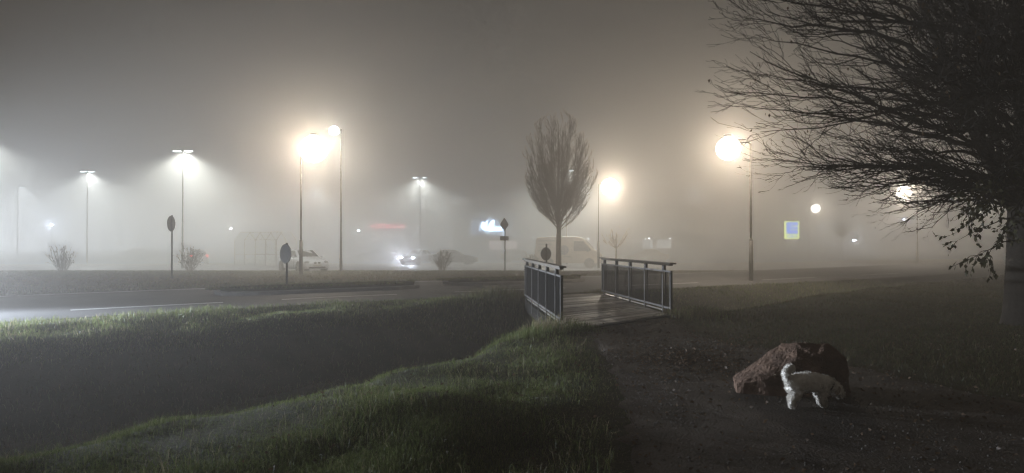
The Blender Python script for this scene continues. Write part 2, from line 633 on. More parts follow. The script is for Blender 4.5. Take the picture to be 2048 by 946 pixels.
lot_lamp(1133, 342, 62, (-1, 1), 'white lamp shining through the twigs of the oval tree crown', 420)
lot_lamp(-30, 280, 60, (-1, 1), 'white lamp just beyond the left edge of the picture', 300)
lot_lamp(1645, 443, 120, (-1, 1), 'small twin lamp left of the round pruned tree', 330, 0.6)
lot_lamp(1672, 444, 135, (-1, 1), 'small twin lamp caught in the twigs of the round pruned tree', 330, 0.6)

def small_lamp(px, py, Y, col, power, label, kind='garden_lamp'):
    """short post with a bare bright ball"""
    c = at(px, py, Y)
    t = thing(kind, label, 'lamp', (c.x, Y, 0), 0, 'low lamps deep in the fog')
    bm = bmesh.new()
    rod(bm, (0, 0, -0.5), (0, 0, c.z - 0.1), 0.05, 0.04)
    bm_obj('pole', bm, M_pole, t)
    bm = bmesh.new()
    lathe(bm, [(0.0, -0.14), (0.10, -0.12), (0.13, -0.09), (0.13, -0.06)], 12, origin=(0, 0, c.z))
    bm_obj('collar', bm, M_house, t)
    bm = bmesh.new()
    ellipsoid(bm, (0, 0, c.z + 0.06), (0.17, 0.17, 0.17))
    bm_obj('globe', bm, emit('ball_' + kind, col, 40.0), t, True)
    point_light('lamp_glow', (0, -0.25, c.z + 0.06), power, col, 0.1, t)
small_lamp(103, 451, 80, (0.72, 0.80, 1.0), 900, 'bluish ball lamp low in the fog above the leftmost shrub')
small_lamp(1808, 440, 95, (0.80, 0.86, 1.0), 600, 'small bluish lamp below the street lamp veiled by twigs')
small_lamp(717, 462, 95, (0.9, 1.0, 0.95), 300, 'pinpoint lamp left of the red shop sign')
small_lamp(462, 458, 90, (1.0, 0.95, 0.85), 500, 'pinpoint lamp just left of the trolley shelter roof')
# ------------------------------------------------------------------ footbridge
M_wood = mat('weathered_plank', (0.075, 0.062, 0.05), (0.17, 0.15, 0.125), 0.38, 3.0, bump=0.5, bscale=30, spec=0.4)
def per_piece(m, lo, hi, rlo, rhi):
    """each loose piece of a mesh (a plank) takes its own shade and sheen"""
    nt = m.node_tree
    b = next(n for n in nt.nodes if n.type == 'BSDF_PRINCIPLED')
    g = nt.nodes.new('ShaderNodeNewGeometry')
    r = nt.nodes.new('ShaderNodeMapRange')
    r.inputs['To Min'].default_value, r.inputs['To Max'].default_value = lo, hi
    nt.links.new(g.outputs['Random Per Island'], r.inputs['Value'])
    v = nt.nodes.new('ShaderNodeHueSaturation')
    src = b.inputs['Base Color'].links[0].from_socket
    nt.links.new(src, v.inputs['Color'])
    nt.links.new(r.outputs['Result'], v.inputs['Value'])
    nt.links.new(v.outputs['Color'], b.inputs['Base Color'])
    q = nt.nodes.new('ShaderNodeMapRange')
    q.inputs['To Min'].default_value, q.inputs['To Max'].default_value = rhi, rlo
    nt.links.new(g.outputs['Random Per Island'], q.inputs['Value'])
    nt.links.new(q.outputs['Result'], b.inputs['Roughness'])
per_piece(M_wood, 0.45, 1.5, 0.30, 0.7)
M_rail = mat('grey_railing_steel', (0.10, 0.096, 0.092), (0.07, 0.068, 0.066), 0.55, 6.0, spec=0.25)
M_bars = mat('dark_infill_steel', (0.016, 0.0155, 0.015), (0.011, 0.0105, 0.010), 0.8, 6.0, spec=0.06)
M_bright = mat('bright_steel', (0.75, 0.74, 0.72), (0.62, 0.61, 0.60), 0.3, 9.0, metal=0.9)
M_hand = mat('handrail_timber', (0.14, 0.125, 0.105), (0.08, 0.072, 0.062), 0.45, 4.0, bump=0.25, bscale=40)

bridge = thing('footbridge', 'short wooden footbridge with grey barred railings crossing the ditch', 'footbridge', (2.0, 17.8, 0))
B0 = Vector((2.0, 17.8, 0))
nL, nR, fR, fL = (Vector(p) - Vector((2.0, 17.8)) for p in ((1.08, 13.25), (3.52, 15.9), (2.76, 22.7), (0.42, 21.0)))
bm = bmesh.new()
NP = 50
for i in range(NP):
    g = 0.05
    a, b = nL.lerp(fL, (i + g) / NP), nL.lerp(fL, (i + 1 - g) / NP)
    c, d = nR.lerp(fR, (i + 1 - g) / NP), nR.lerp(fR, (i + g) / NP)
    z = 0.055 + random.uniform(-0.004, 0.004)
    tz = random.uniform(-0.003, 0.003)
    f = [bm.verts.new((p.x, p.y, z + (tz if k > 1 else 0))) for k, p in enumerate((a, d, c, b))]
    l = [bm.verts.new((p.x, p.y, z - 0.05)) for p in (a, d, c, b)]
    bm.faces.new(f)
    bm.faces.new(l[::-1])
    for k in range(4):
        bm.faces.new((f[k], l[k], l[(k + 1) % 4], f[(k + 1) % 4]))
bm_obj('deck', bm, M_wood, bridge)
bm = bmesh.new()
for p, q_ in ((nL, fL), (nR, fR), ((nL + nR) / 2, (fL + fR) / 2)):
    bar(bm, (p.x, p.y, -0.16), (q_.x, q_.y, -0.16), 0.16, 0.30)
for p, q_ in ((nL, nR), (fL, fR)):
    d = (q_ - p).normalized()
    n = Vector((d.y, -d.x)) * (0.09 if p is nL else -0.09)
    bar(bm, (p.x + n.x, p.y + n.y, -0.05), (q_.x + n.x, q_.y + n.y, -0.05), 0.14, 0.22)
bm_obj('beam', bm, M_bars, bridge)

def railing(a, b, ts, label):
    """a = near foot, b = far foot; ts = where the five uprights stand"""
    a, b = Vector((*a, 0)) - B0, Vector((*b, 0)) - B0
    L = (b - a).length
    rz = math.atan2(b.y - a.y, b.x - a.x)
    side = 1
    bm = bmesh.new()                         # panel frame
    x0, x1 = 0.03, L - 0.03
    box(bm, ((x0 + x1) / 2, 0, 1.00), (x1 - x0, 0.05, 0.035))
    box(bm, ((x0 + x1) / 2, 0, 0.165), (x1 - x0, 0.05, 0.04))
    for x in (x0 + 0.03, x1 - 0.03):
        box(bm, (x, 0, 0.5825), (0.055, 0.052, 0.79))
    fr = bm_obj('railing', bm, M_rail, bridge)
    fr.location = a
    fr.rotation_euler = (0, 0, rz)
    fr['label'] = label
    bm = bmesh.new()
    n = int((x1 - x0) / 0.085)
    for i in range(n):
        x = x0 + 0.09 + (x1 - x0 - 0.18) * i / (n - 1)
        rod(bm, (x, 0, 0.187), (x, 0, 0.98), 0.0095, seg=6)
    bm_obj('infill_bars', bm, M_bars, fr)
    bm = bmesh.new()
    box(bm, (L / 2, 0, 1.185), (L + 0.16, 0.15, 0.035))
    box(bm, (L / 2, 0, 1.148), (L - 0.10, 0.085, 0.036))
    bmesh.ops.bevel(bm, geom=bm.edges[:], offset=0.006, segments=1, affect='EDGES')
    bm_obj('handrail', bm, M_hand, fr)
    for t in ts:
        bm = bmesh.new()
        x = L * t
        box(bm, (x, 0, 1.075), (0.11, 0.06, 0.108))
        for s in (-1, 1):
            box(bm, (x, s * 0.034, 0.52), (0.045, 0.014, 1.10))
            box(bm, (x, s * 0.034, -0.12), (0.05, 0.016, 0.17))
        bm_obj('post', bm, M_rail, fr)
    for t0, t1 in zip(ts, ts[1:]):           # bright steel edging between the posts
        bm = bmesh.new()
        box(bm, (L * (t0 + t1) / 2, 0, 0.085), (L * (t1 - t0) - 0.16, 0.03, 0.022))
        bm_obj('edging', bm, M_bright, fr)
    return fr
railing((0.97, 13.8), (0.38, 20.5), (0.10, 0.305, 0.51, 0.715, 0.92), 'left railing, seen almost end on')
railing((3.62, 16.1), (2.82, 22.3), (0.085, 0.30, 0.515, 0.73, 0.945), 'right railing, seen at a slant')

# ------------------------------------------------------------------ traffic signs
M_back = mat('sign_back_aluminium', (0.075, 0.075, 0.075), (0.055, 0.055, 0.055), 0.5, 8.0, metal=0.5)
M_blue = mat('sign_blue', (0.008, 0.011, 0.022), (0.006, 0.009, 0.018), 0.8, 8.0, spec=0.1)
M_white = mat('sign_white', (0.50, 0.50, 0.50), (0.42, 0.42, 0.42), 0.5, 8.0)

def sign_post(name, label, px, base, Y, H, rz, z0=0.0, group=None, cat='traffic sign'):
    t = thing(name, label, cat, (at(px, base, Y).x, Y, z0), rz, group)
    bm = bmesh.new()
    rod(bm, (0, 0, -0.25), (0, 0, H), 0.038, seg=12)
    lathe(bm, [(0.041, H - 0.02), (0.045, H), (0.03, H + 0.03), (0.0, H + 0.035)], 12)
    bm_obj('post', bm, M_pole, t, True)
    return t

def disc(parent, z, r, y=-0.05, face=None):
    bm = bmesh.new()
    lathe(bm, [(r - 0.02, 0), (r, 0.004), (r, 0.016), (r - 0.015, 0.02)], 32, (0, -1, 0), (0, y, z))
    o = bm_obj('disc', bm, face or M_back, parent)
    bm = bmesh.new()
    box(bm, (0, y / 2 + 0.012 * (1 if y < 0 else -1), z), (0.16, 0.045, 0.035))
    bm_obj('clamp', bm, M_back, parent)
    return o

t = sign_post('round_sign', 'back of a tall round traffic sign by the shrub on the left', 344, 558, 32.6, 2.90, R(87))
disc(t, 2.54, 0.37, 0.05)
t = sign_post('keep_right_sign', 'dark blue keep right sign with white arrow on the grass island', 574, 575, 26.0, 1.462, R(-40), 0.16)
d_ = disc(t, 1.10, 0.36, -0.05, M_blue)
# white arrow pointing down to the right, on the face of the disc
A = Matrix.Translation((0, -0.0745, 1.10)) @ Matrix.Rotation(R(45), 4, 'Y')
bm = bmesh.new()
plate(bm, [(-0.235, 0.028), (-0.235, -0.028), (0.235, -0.028), (0.235, 0.028)], 0.006, A)
for s in (-1, 1):
    B = A @ Matrix.Translation((0.235, -0.003, 0)) @ Matrix.Rotation(R(s * 40), 4, 'Y')
    plate(bm, [(-0.20, 0.028), (-0.20, -0.028), (0.025, -0.028), (0.025, 0.028)], 0.006, B)
bm_obj('arrow', bm, M_white, d_)
bm = bmesh.new()
lathe(bm, [(0.335, 0.0), (0.352, 0.0), (0.352, 0.006), (0.335, 0.006)], 32, (0, -1, 0), (0, -0.071, 1.10))
bm_obj('rim', bm, M_white, d_)

t = sign_post('priority_sign', 'back of a diamond traffic sign above a small plate, left of the oval tree', 1010, 543, 41, 2.98, R(52))
bm = bmesh.new()
plate(bm, [(0, 0.40), (0.03, 0.39), (0.39, 0.03), (0.39, -0.03), (0.03, -0.39), (-0.03, -0.39), (-0.39, -0.03), (-0.39, 0.03), (-0.03, 0.39)], 0.02, Matrix.Translation((0, 0.05, 2.72)))
bm_obj('diamond', bm, M_back, t)
bm = bmesh.new()
plate(bm, [(-0.40, 0.13), (-0.40, -0.13), (0.40, -0.13), (0.40, 0.13)], 0.02, Matrix.Translation((0, 0.05, 1.92)))
bm_obj('plate', bm, mat('plate_back', (0.14, 0.13, 0.12), (0.11, 0.10, 0.095), 0.5, 8, metal=0.4), t)

t = sign_post('round_sign', 'back of a low round traffic sign just above the left bridge railing', 1093, 555, 32.0, 1.42, R(185 - 150), 0.16)
disc(t, 1.0, 0.295, 0.05)
# ------------------------------------------------------------------ trees and shrubs
def mat_bark(name, c1, c2):
    return mat(name, c1, c2, 0.9, 6.0, bump=0.6, bscale=26, spec=0.15)
M_bark = mat_bark('grey_brown_bark', (0.15, 0.118, 0.085), (0.095, 0.075, 0.055))
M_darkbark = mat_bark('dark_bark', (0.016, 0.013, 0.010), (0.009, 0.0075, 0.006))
M_twig = mat('shrub_twig', (0.15, 0.12, 0.075), (0.10, 0.08, 0.05), 0.85, 9.0)

def mat_leaf(name, c1, c2):
    m, nt, out = new_mat(name)
    d = nt.nodes.new('ShaderNodeBsdfDiffuse')
    t = nt.nodes.new('ShaderNodeBsdfTranslucent')
    g = nt.nodes.new('ShaderNodeBsdfGlossy')
    g.inputs['Roughness'].default_value = 0.45
    mx = nt.nodes.new('ShaderNodeMixShader')
    mx.inputs['Fac'].default_value = 0.35
    mg = nt.nodes.new('ShaderNodeMixShader')
    mg.inputs['Fac'].default_value = 0.012
    tc = nt.nodes.new('ShaderNodeTexCoord')
    n = nt.nodes.new('ShaderNodeTexNoise')
    n.inputs['Scale'].default_value = 7.0
    r = nt.nodes.new('ShaderNodeValToRGB')
    r.color_ramp.elements[0].position = 0.35
    r.color_ramp.elements[1].position = 0.65
    r.color_ramp.elements[0].color = (*c1, 1)
    r.color_ramp.elements[1].color = (*c2, 1)
    nt.links.new(tc.outputs['Object'], n.inputs['Vector'])
    nt.links.new(n.outputs['Fac'], r.inputs['Fac'])
    for s in (d, t):
        nt.links.new(r.outputs['Color'], s.inputs['Color'])
    nt.links.new(d.outputs[0], mx.inputs[1])
    nt.links.new(t.outputs[0], mx.inputs[2])
    nt.links.new(mx.outputs[0], mg.inputs[1])
    nt.links.new(g.outputs[0], mg.inputs[2])
    nt.links.new(mg.outputs[0], out.inputs['Surface'])
    return m
M_dryleaf = mat_leaf('withered_leaf', (0.05, 0.032, 0.018), (0.085, 0.055, 0.028))
M_greenleaf = mat_leaf('dark_leaf', (0.028, 0.030, 0.014), (0.05, 0.042, 0.02))

def bez(a, b, c, d, n):
    t = np.linspace(0, 1, n)[:, None]
    return (1 - t) ** 3 * a + 3 * (1 - t) ** 2 * t * b + 3 * (1 - t) * t * t * c + t ** 3 * d

def wob(p, amp):
    """small crooks along a branch, none at its root"""
    n = len(p)
    j = rng.normal(0, 1, (n, 3)) * amp
    j[0] = 0
    return p + j

def unit(v):
    return v / (np.linalg.norm(v) + 1e-9)

def leaf_mesh(name, pos, axis_, size):
    """folded pointed leaves: 5 verts and two faces each"""
    n = len(pos)
    ax = axis_ / (np.linalg.norm(axis_, axis=1)[:, None] + 1e-9)
    r = rng.normal(0, 1, (n, 3))
    w = np.cross(ax, r)
    w /= np.linalg.norm(w, axis=1)[:, None] + 1e-9
    nn = np.cross(ax, w)
    s = size[:, None]
    p0 = pos
    pm = pos + ax * s * 0.5 + nn * s * 0.06
    p1 = pos + ax * s
    l = pos + ax * s * 0.42 + w * s * 0.30 - nn * s * 0.04
    rr = pos + ax * s * 0.42 - w * s * 0.30 - nn * s * 0.04
    V = np.stack([p0, l, p1, rr, pm], 1).reshape(-1, 3)
    b = np.arange(n)[:, None] * 5
    Fq = np.concatenate([b + np.array([0, 4, 2, 1]), b + np.array([0, 3, 2, 4])])
    return np_mesh(name, V, Fq.ravel(), np.full(len(Fq), 4))

def oval_tree(c, label, H, base, half, zw, n_limb, n_sec, n_twig, trunk_r, name='tree', lean=0.0, flat=1.0, group=None, m=None, thick=1.0):
    """fastigiate winter tree: many steep limbs that fill an egg-shaped crown"""
    m = m or M_bark
    t = thing(name, label, 'tree', c, 0, group)
    tr = []
    zf = base + (H - base) * 0.62
    P = np.array([[0, 0, -0.3], [0.01, 0, 0.15], [0.0, 0.01, base * 0.6], [0.02, 0, base], [0.0, 0.02, base + (zf - base) * 0.35], [0.02, 0, zf], [0, 0, H * 0.93]])
    tubes = [(P, np.array([1.55, 1.15, 1.0, 0.95, 0.55, 0.28, 0.05]) * trunk_r)]
    o = link_mesh('trunk', tubes_mesh('trunk', tubes, 10), m, t)
    def env(z):
        u = (z - base) / (H - base)
        uw = (zw - base) / (H - base)
        u = np.clip(u, 0, 1)
        return half * (np.sin(np.pi / 2 * np.clip(u / uw, 0, 1)) ** 0.85 if u < uw else math.sqrt(max(0.0, 1 - ((u - uw) / (1 - uw)) ** 2.2)))
    br = []
    for i in range(n_limb):
        az = i * 2.39996 + rng.uniform(-0.3, 0.3)
        u = (i + 0.5) / n_limb
        ze = base + (H - base) * (0.22 + 0.76 * u ** 0.8)
        re = env(ze) * rng.uniform(0.78, 1.0)
        if i % 3 == 2:
            re *= rng.uniform(0.35, 0.7)
        zs = base * 0.96 + (ze - base) * 0.18 * rng.uniform(0.2, 1.4) * flat
        e = np.array([re * math.cos(az), re * math.sin(az), ze])
        s = np.array([0, 0, zs])
        k1 = s + np.array([math.cos(az), math.sin(az), 0]) * re * 0.42 + np.array([0, 0, (ze - zs) * 0.22])
        k2 = np.array([e[0] * 0.92, e[1] * 0.92, zs + (ze - zs) * 0.62])
        p = wob(bez(s, k1, k2, e, 12), 0.02 * H / 9)
        r0 = trunk_r * rng.uniform(0.17, 0.30) * (0.8 + 0.3 * (1 - u))
        br.append((p, np.linspace(r0, 0.008, 12)))
        for j in range(n_sec):
            f = rng.uniform(0.18, 0.97)
            k = int(f * 10)
            q0 = p[k] + (p[k + 1] - p[k]) * (f * 10 - k)
            d = unit(p[k + 1] - p[k])
            out = np.array([q0[0], q0[1], 0])
            d2 = unit(d + unit(rng.normal(0, 1, 3)) * 0.55 + unit(out) * 0.22 + np.array([0, 0, 0.25]))
            ln = (H - base) * rng.uniform(0.08, 0.2) * (1.15 - 0.5 * f)
            e2 = q0 + d2 * ln + np.array([0, 0, ln * 0.25])
            lim = env(min(max(e2[2], base + 0.1), H - 0.02)) * 1.03 + 0.05
            rad = math.hypot(e2[0], e2[1])
            if rad > lim:
                e2[:2] *= lim / rad
            e2[2] = min(e2[2], H * 1.005)
            sp = wob(bez(q0, q0 + d2 * ln * 0.4, e2 - np.array([0, 0, ln * 0.25]), e2, 6), 0.012 * H / 9)
            br.append((sp, np.linspace(0.0075, 0.003, 6) * max(1.0, H / 9) * thick))
            for _ in range(n_twig):
                g = rng.uniform(0.15, 1.0)
                kk = min(4, int(g * 5))
                w0 = sp[kk] + (sp[kk + 1] - sp[kk]) * (g * 5 - kk)
                d3 = unit(unit(sp[kk + 1] - sp[kk]) + unit(rng.normal(0, 1, 3)) * 0.7 + np.array([0, 0, 0.3]))
                l3 = rng.uniform(0.2, 0.55) * H / 9
                e3 = w0 + d3 * l3
                lim = env(min(max(e3[2], base + 0.1), H - 0.02)) * 1.06 + 0.08
                rad = math.hypot(e3[0], e3[1])
                if rad > lim:
                    e3[:2] *= lim / rad
                br.append((np.stack([w0, (w0 + e3) / 2 + rng.normal(0, 0.015, 3), e3]), np.array([0.003, 0.0024, 0.0018]) * max(1.0, H / 9) * thick))
    link_mesh('crown', tubes_mesh('crown', br, 3), m, t)
    return t

oval_tree(at(1117, 540, 42).to_2d().to_3d() + Vector((0, 0, -0.02)), 'bare oval tree standing upright behind the footbridge', 9.4, 2.35, 2.2, 6.0, 56, 24, 13, 0.15, 'oval_tree')
oval_tree((at(1232, 520, 54).x, 54, -0.2), 'small bare tree with a flat spreading crown behind the right railing', 3.5, 1.45, 1.5, 2.75, 26, 10, 7, 0.075, 'small_tree', flat=0.3, thick=0.9)
oval_tree((at(1685, 520, 78).x, 78, 0), 'small round pruned tree on a thin trunk right of the blue and yellow sign', 4.0, 2.3, 1.1, 3.5, 26, 16, 6, 0.07, 'small_tree', flat=0.4, thick=2.0)

def shrub(c, label, h, w, n_stem, dry=60, seed=1, name='bare_shrub', group='bare shrubs on the verge'):
    t = thing(name, label, 'shrub', c, 0, group)
    br, lp, la = [], [], []
    for i in range(n_stem):
        az = i * 2.39996 + rng.uniform(-0.4, 0.4)
        sp = math.sqrt((i + 0.5) / n_stem)
        hh = h * (1.02 - 0.35 * sp ** 2) * rng.uniform(0.8, 1.05)
        e = np.array([math.cos(az) * w * sp, math.sin(az) * w * sp, hh])
        s = np.array([math.cos(az) * 0.1, math.sin(az) * 0.1, -0.05])
        p = wob(bez(s, s + np.array([0, 0, hh * 0.3]) + e * [0.25, 0.25, 0], e * [0.75, 0.75, 0.65], e, 8), 0.02)
        br.append((p, np.linspace(0.012, 0.005, 8)))
        for j in range(6):
            f = rng.uniform(0.2, 0.95)
            k = int(f * 7)
            d = unit(unit(p[min(k + 1, 7)] - p[k - 1]) + unit(rng.normal(0, 1, 3)) * 0.65 + np.array([0, 0, 0.15]))
            ln = rng.uniform(0.2, 0.5) * h / 1.6
            e2 = p[k] + d * ln
            br.append((np.stack([p[k], (p[k] + e2) / 2 + rng.normal(0, 0.02, 3), e2]), np.array([0.006, 0.005, 0.003])))
            for _ in range(3):
                b0 = p[k] + (e2 - p[k]) * rng.uniform(0.3, 1)
                d3 = unit(d + unit(rng.normal(0, 1, 3)) * 0.8)
                e3 = b0 + d3 * rng.uniform(0.08, 0.22)
                br.append((np.stack([b0, e3]), np.array([0.004, 0.0025])))
                lp.append(e3)
    link_mesh('branches', tubes_mesh('branches', br, 3), M_twig, t)
    lp = np.array(lp)
    sel = rng.choice(len(lp), min(dry, len(lp)), replace=False)
    lp = lp[sel]
    link_mesh('leaves', leaf_mesh('leaves', lp, rng.normal(0, 1, lp.shape) - [0, 0, 0.6], rng.uniform(0.05, 0.10, len(lp))), M_dryleaf, t)
    return t
def on_ground(px, Y):
    x = (px - 1024) / F * Y
    return (x, Y, float(ground_z(x, Y)[0]))
shrub(on_ground(125, 40), 'faint bare shrub at the far left edge of the verge', 1.65, 0.80, 34, 200)
shrub(on_ground(380, 41), 'bare shrub with a few dry leaves right of the tall round sign', 1.75, 0.85, 26, 130)
shrub(on_ground(884, 42.5), 'bare shrub between the oncoming headlights and the diamond sign', 1.42, 0.66, 30, 60)
shrub(on_ground(1062, 46), 'pale bare shrub behind the left end of the footbridge', 1.25, 0.5, 16, 20)

# ------------------------------------------------------------------ the big tree in the right foreground
def big_tree():
    base = np.array([10.45, 14.4, 0.0])
    t = thing('spreading_tree', 'big dark foreground tree whose fine drooping twigs fill the upper right corner', 'tree', tuple(base))
    trunk = [(np.array([[0, 0, -0.4], [-0.02, 0, 0.2], [-0.05, -0.02, 1.2], [-0.05, -0.05, 2.4], [0.0, -0.1, 4.0], [0.15, -0.1, 6.5], [0.3, 0.0, 9.5], [0.3, 0, 12.5]]),
              np.array([0.62, 0.44, 0.36, 0.34, 0.30, 0.24, 0.15, 0.05]))]
    # two more stems that leave the trunk low down and climb with it
    trunk.append((np.array([[0.05, 0, 1.0], [0.45, -0.25, 2.2], [0.75, -0.4, 4.0], [0.6, -0.5, 7.0], [0.4, -0.6, 10]]), np.array([0.22, 0.2, 0.17, 0.12, 0.04])))
    trunk.append((np.array([[-0.05, 0, 1.8], [-0.35, -0.5, 3.0], [-0.75, -0.9, 4.8], [-1.2, -1.2, 7.2], [-1.6, -1.4, 10]]), np.array([0.16, 0.14, 0.115, 0.08, 0.03])))
    trunk.append((np.array([[-0.05, 0.05, 2.0], [-0.45, 0.5, 3.4], [-1.0, 0.9, 5.2], [-1.6, 1.2, 7.4], [-2.2, 1.4, 9.6]]), np.array([0.15, 0.13, 0.10, 0.07, 0.03])))
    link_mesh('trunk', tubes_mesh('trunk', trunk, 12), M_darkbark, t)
    br, leaf_p, leaf_d = [], [], []
    def sub(p, rad, level, spread, L):
        """side branches that run on with their parent and lift at the tip"""
        n = len(p)
        cnt = {1: int(4 + L * 2.4), 2: int(2 + L * 2.5), 3: int(1 + L * 3.0)}[level]
        for _ in range(cnt):
            f = rng.uniform(0.22 if level == 1 else 0.12, 0.98)
            x = f * (n - 1)
            k = min(int(x), n - 2)
            q0 = p[k] + (p[k + 1] - p[k]) * (x - k)
            d = unit(p[k + 1] - p[k])
            side = unit(rng.normal(0, 1, 3))
            side -= d * (side @ d)
            side[2] *= 0.75
            d2 = unit(d + unit(side) * rng.uniform(0.3, 0.75) * spread)
            ln = {1: rng.uniform(0.8, 2.2), 2: rng.uniform(0.35, 1.0), 3: rng.uniform(0.12, 0.4)}[level] * (1.15 - 0.74 * f)
            lift = np.array([0, 0, rng.uniform(-0.05, 0.22) * ln])
            m_ = {1: 9, 2: 6, 3: 3}[level]
            e = q0 + unit(d2 + d * 0.5) * ln + lift
            sp = bez(q0, q0 + d2 * ln * 0.35, e - unit(d) * ln * 0.25 - lift, e, m_)
            sp = wob(sp, 0.012 if level < 3 else 0.008)
            r0 = min(np.interp(x, np.arange(n), rad) * 0.62, {1: 0.016, 2: 0.0075, 3: 0.0045}[level])
            rr = np.linspace(r0, {1: 0.005, 2: 0.0038, 3: 0.0028}[level], m_)
            br.append((sp, rr))
            if level < 3:
                sub(sp, rr, level + 1, 1.0, ln)
            if level == 3 and rng.random() < 0.03:
                leaf_p.append(e)
                leaf_d.append(np.array([rng.normal(0, 0.3), rng.normal(0, 0.3), -1.0]))
    # where the outermost twigs reach (photo survey) and at what depth
    tips = [(1490, -60, 12.5), (1475, -10, 11.6), (1447, 35, 12.2), (1468, 70, 13.6), (1455, 110, 12.0), (1449, 150, 13.0), (1428, 182, 12.4), (1462, 215, 13.5),
            (1475, 262, 12.2), (1480, 315, 12.8), (1515, 336, 12.0), (1560, 342, 13.2), (1612, 352, 12.4), (1665, 372, 13.2), (1700, 402, 12.8), (1760, 418, 13.4),
            (1530, -120, 11.5), (1560, 20, 10.8), (1600, 110, 10.6), (1640, 210, 10.9), (1690, 300, 11.2), (1740, 350, 11.4), (1800, 400, 11.8),
            (1560, 180, 15.6), (1600, 260, 16.0), (1660, 330, 16.5), (1720, 380, 16.2), (1580, 60, 15.5), (1620, -30, 15.8), (1700, -120, 11), (1760, -60, 9.8),
            (1720, 60, 9.6), (1780, 160, 9.8), (1830, 250, 10.2), (1860, 340, 10.8), (1800, 20, 9.2), (1880, 120, 9.4), (1900, 60, 9.0), (1850, -120, 10),
            (1740, 140, 17.5), (1800, 230, 18), (1840, 60, 17), (1760, -20, 17.5), (1900, 200, 18.5), (1950, 100, 9.5), (1960, 240, 10.5), (1930, 10, 18), (1990, 150, 18),
            (1820, 300, 12.4), (1880, 380, 13.6), (1900, 150, 12), (1840, 120, 13), (1790, 60, 12), (1950, 30, 12), (1980, 90, 11), (1780, -60, 13), (1840, -20, 14), (1900, -40, 12), (1800, 100, 14.5), (1870, 40, 15), (1920, 150, 14), (1860, 200, 15), (1930, 240, 13), (1760, 190, 15), (1970, 30, 14), (1990, 200, 12.5), (1880, 280, 15.5)]
    for k in range(18):                      # the dense heart of the crown
        tips.append((rng.uniform(1720, 2010), rng.uniform(-160, 300), rng.uniform(9.5, 18.5)))
    for i, (px, py, Y) in enumerate(tips):
        if px > 1550 and px < 1700 and i % 4 == 2:
            continue
        px += 44
        e = np.array(at(px, py, Y)) - base
        span = math.hypot(e[0], e[1])
        up = e[2]
        zs = np.clip(up - rng.uniform(0.2, 1.6) + span * rng.uniform(-0.12, 0.10), 2.3, 9.5)
        # leave from whichever stem is nearest in height
        st = trunk[int(rng.integers(0, 4))][0]
        kz = np.interp(zs, st[:, 2], np.arange(len(st)))
        s = np.array([np.interp(kz, np.arange(len(st)), st[:, a]) for a in range(3)])
        dirx = unit(np.array([e[0] - s[0], e[1] - s[1], 0]))
        ln = np.linalg.norm(e - s)
        k1 = s + dirx * ln * 0.28 + np.array([0, 0, ln * rng.uniform(0.10, 0.26)])
        k2 = s + (e - s) * 0.68 + np.array([rng.normal(0, 0.2), rng.normal(0, 0.2), ln * rng.uniform(-0.03, 0.10)])
        p = wob(bez(s, k1, k2, e, 18), 0.022)
        rad = np.linspace(0.016 + 0.0058 * ln, 0.005, 18) * rng.uniform(0.8, 1.15)
        br.append((p, rad))
        sub(p, rad, 1, 1.0, ln)
    big = [b for b in br if b[1][0] > 0.012]
    fine = [b for b in br if b[1][0] <= 0.012]
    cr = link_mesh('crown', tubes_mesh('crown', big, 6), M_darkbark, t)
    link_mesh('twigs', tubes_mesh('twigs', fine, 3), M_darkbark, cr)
    lp, ld = np.array(leaf_p), np.array(leaf_d)
    print('big tree branches', len(br), 'leaves', len(lp))
    # leaves cling in little bunches near the outer tips
    far = lp[lp[:, 0] < -3.2]
    near = lp[lp[:, 0] >= -3.2]
    near = near[rng.choice(len(near), min(len(near), 160), replace=False)]
    bunch = np.concatenate([far + rng.normal(0, 0.03, far.shape), far[::2] + rng.normal(0, 0.05, far[::2].shape), near])
    d = np.tile([0.0, 0.0, -1.0], (len(bunch), 1)) + rng.normal(0, 0.25, (len(bunch), 3))
    link_mesh('withered_leaves', leaf_mesh('withered_leaves', bunch, d, rng.uniform(0.05, 0.085, len(bunch))), M_dryleaf, t)
    # leafy low sprays that still hold their foliage beside the trunk
    sprays, P, D = [], [], []
    for (px, py, Y), (qx, qy, QY) in (((2030, 330, 13.2), (1915, 395, 11.8)), ((2035, 360, 13.0), (1945, 445, 11.4)), ((2035, 400, 13.2), (1900, 470, 12.0)),
                                      ((2040, 430, 13.4), (1905, 490, 12.2)), ((2040, 440, 13.2), (1960, 530, 11.8)), ((2045, 400, 13.0), (2000, 480, 11.2)),
                                      ((2040, 350, 14.0), (1940, 420, 13.4)), ((2050, 300, 13), (1985, 400, 11.6)),
                                      ((2040, 380, 13), (1925, 430, 12.4)), 
                                      ((2045, 330, 13), (1960, 380, 11.9)), ((2050, 480, 13), (1930, 520, 12.2))):
        a, b = np.array(at(px, py, Y)) - base, np.array(at(qx, qy, QY)) - base
        p = wob(bez(a, a + (b - a) * 0.3 + [0, 0, 0.12], a + (b - a) * 0.7 + [0, 0, 0.05], b, 12), 0.015)
        sprays.append((p, np.linspace(0.016, 0.004, 12)))
        for _ in range(11):
            k = int(rng.integers(2, 12))
            d2 = unit(unit(p[min(k, 11)] - p[k - 1]) + unit(rng.normal(0, 1, 3)) * 0.8 - np.array([0, 0, 0.2]))
            e = p[k] + d2 * rng.uniform(0.15, 0.45)
            sp = np.stack([p[k], (p[k] + e) / 2 + rng.normal(0, 0.02, 3), e])
            sprays.append((sp, np.array([0.006, 0.005, 0.003])))
            for g in np.linspace(0.25, 1.0, 5):
                P.append(p[k] + (e - p[k]) * g + rng.normal(0, 0.015, 3))
                D.append(d2 + rng.normal(0, 0.6, 3) - np.array([0, 0, 0.5]))
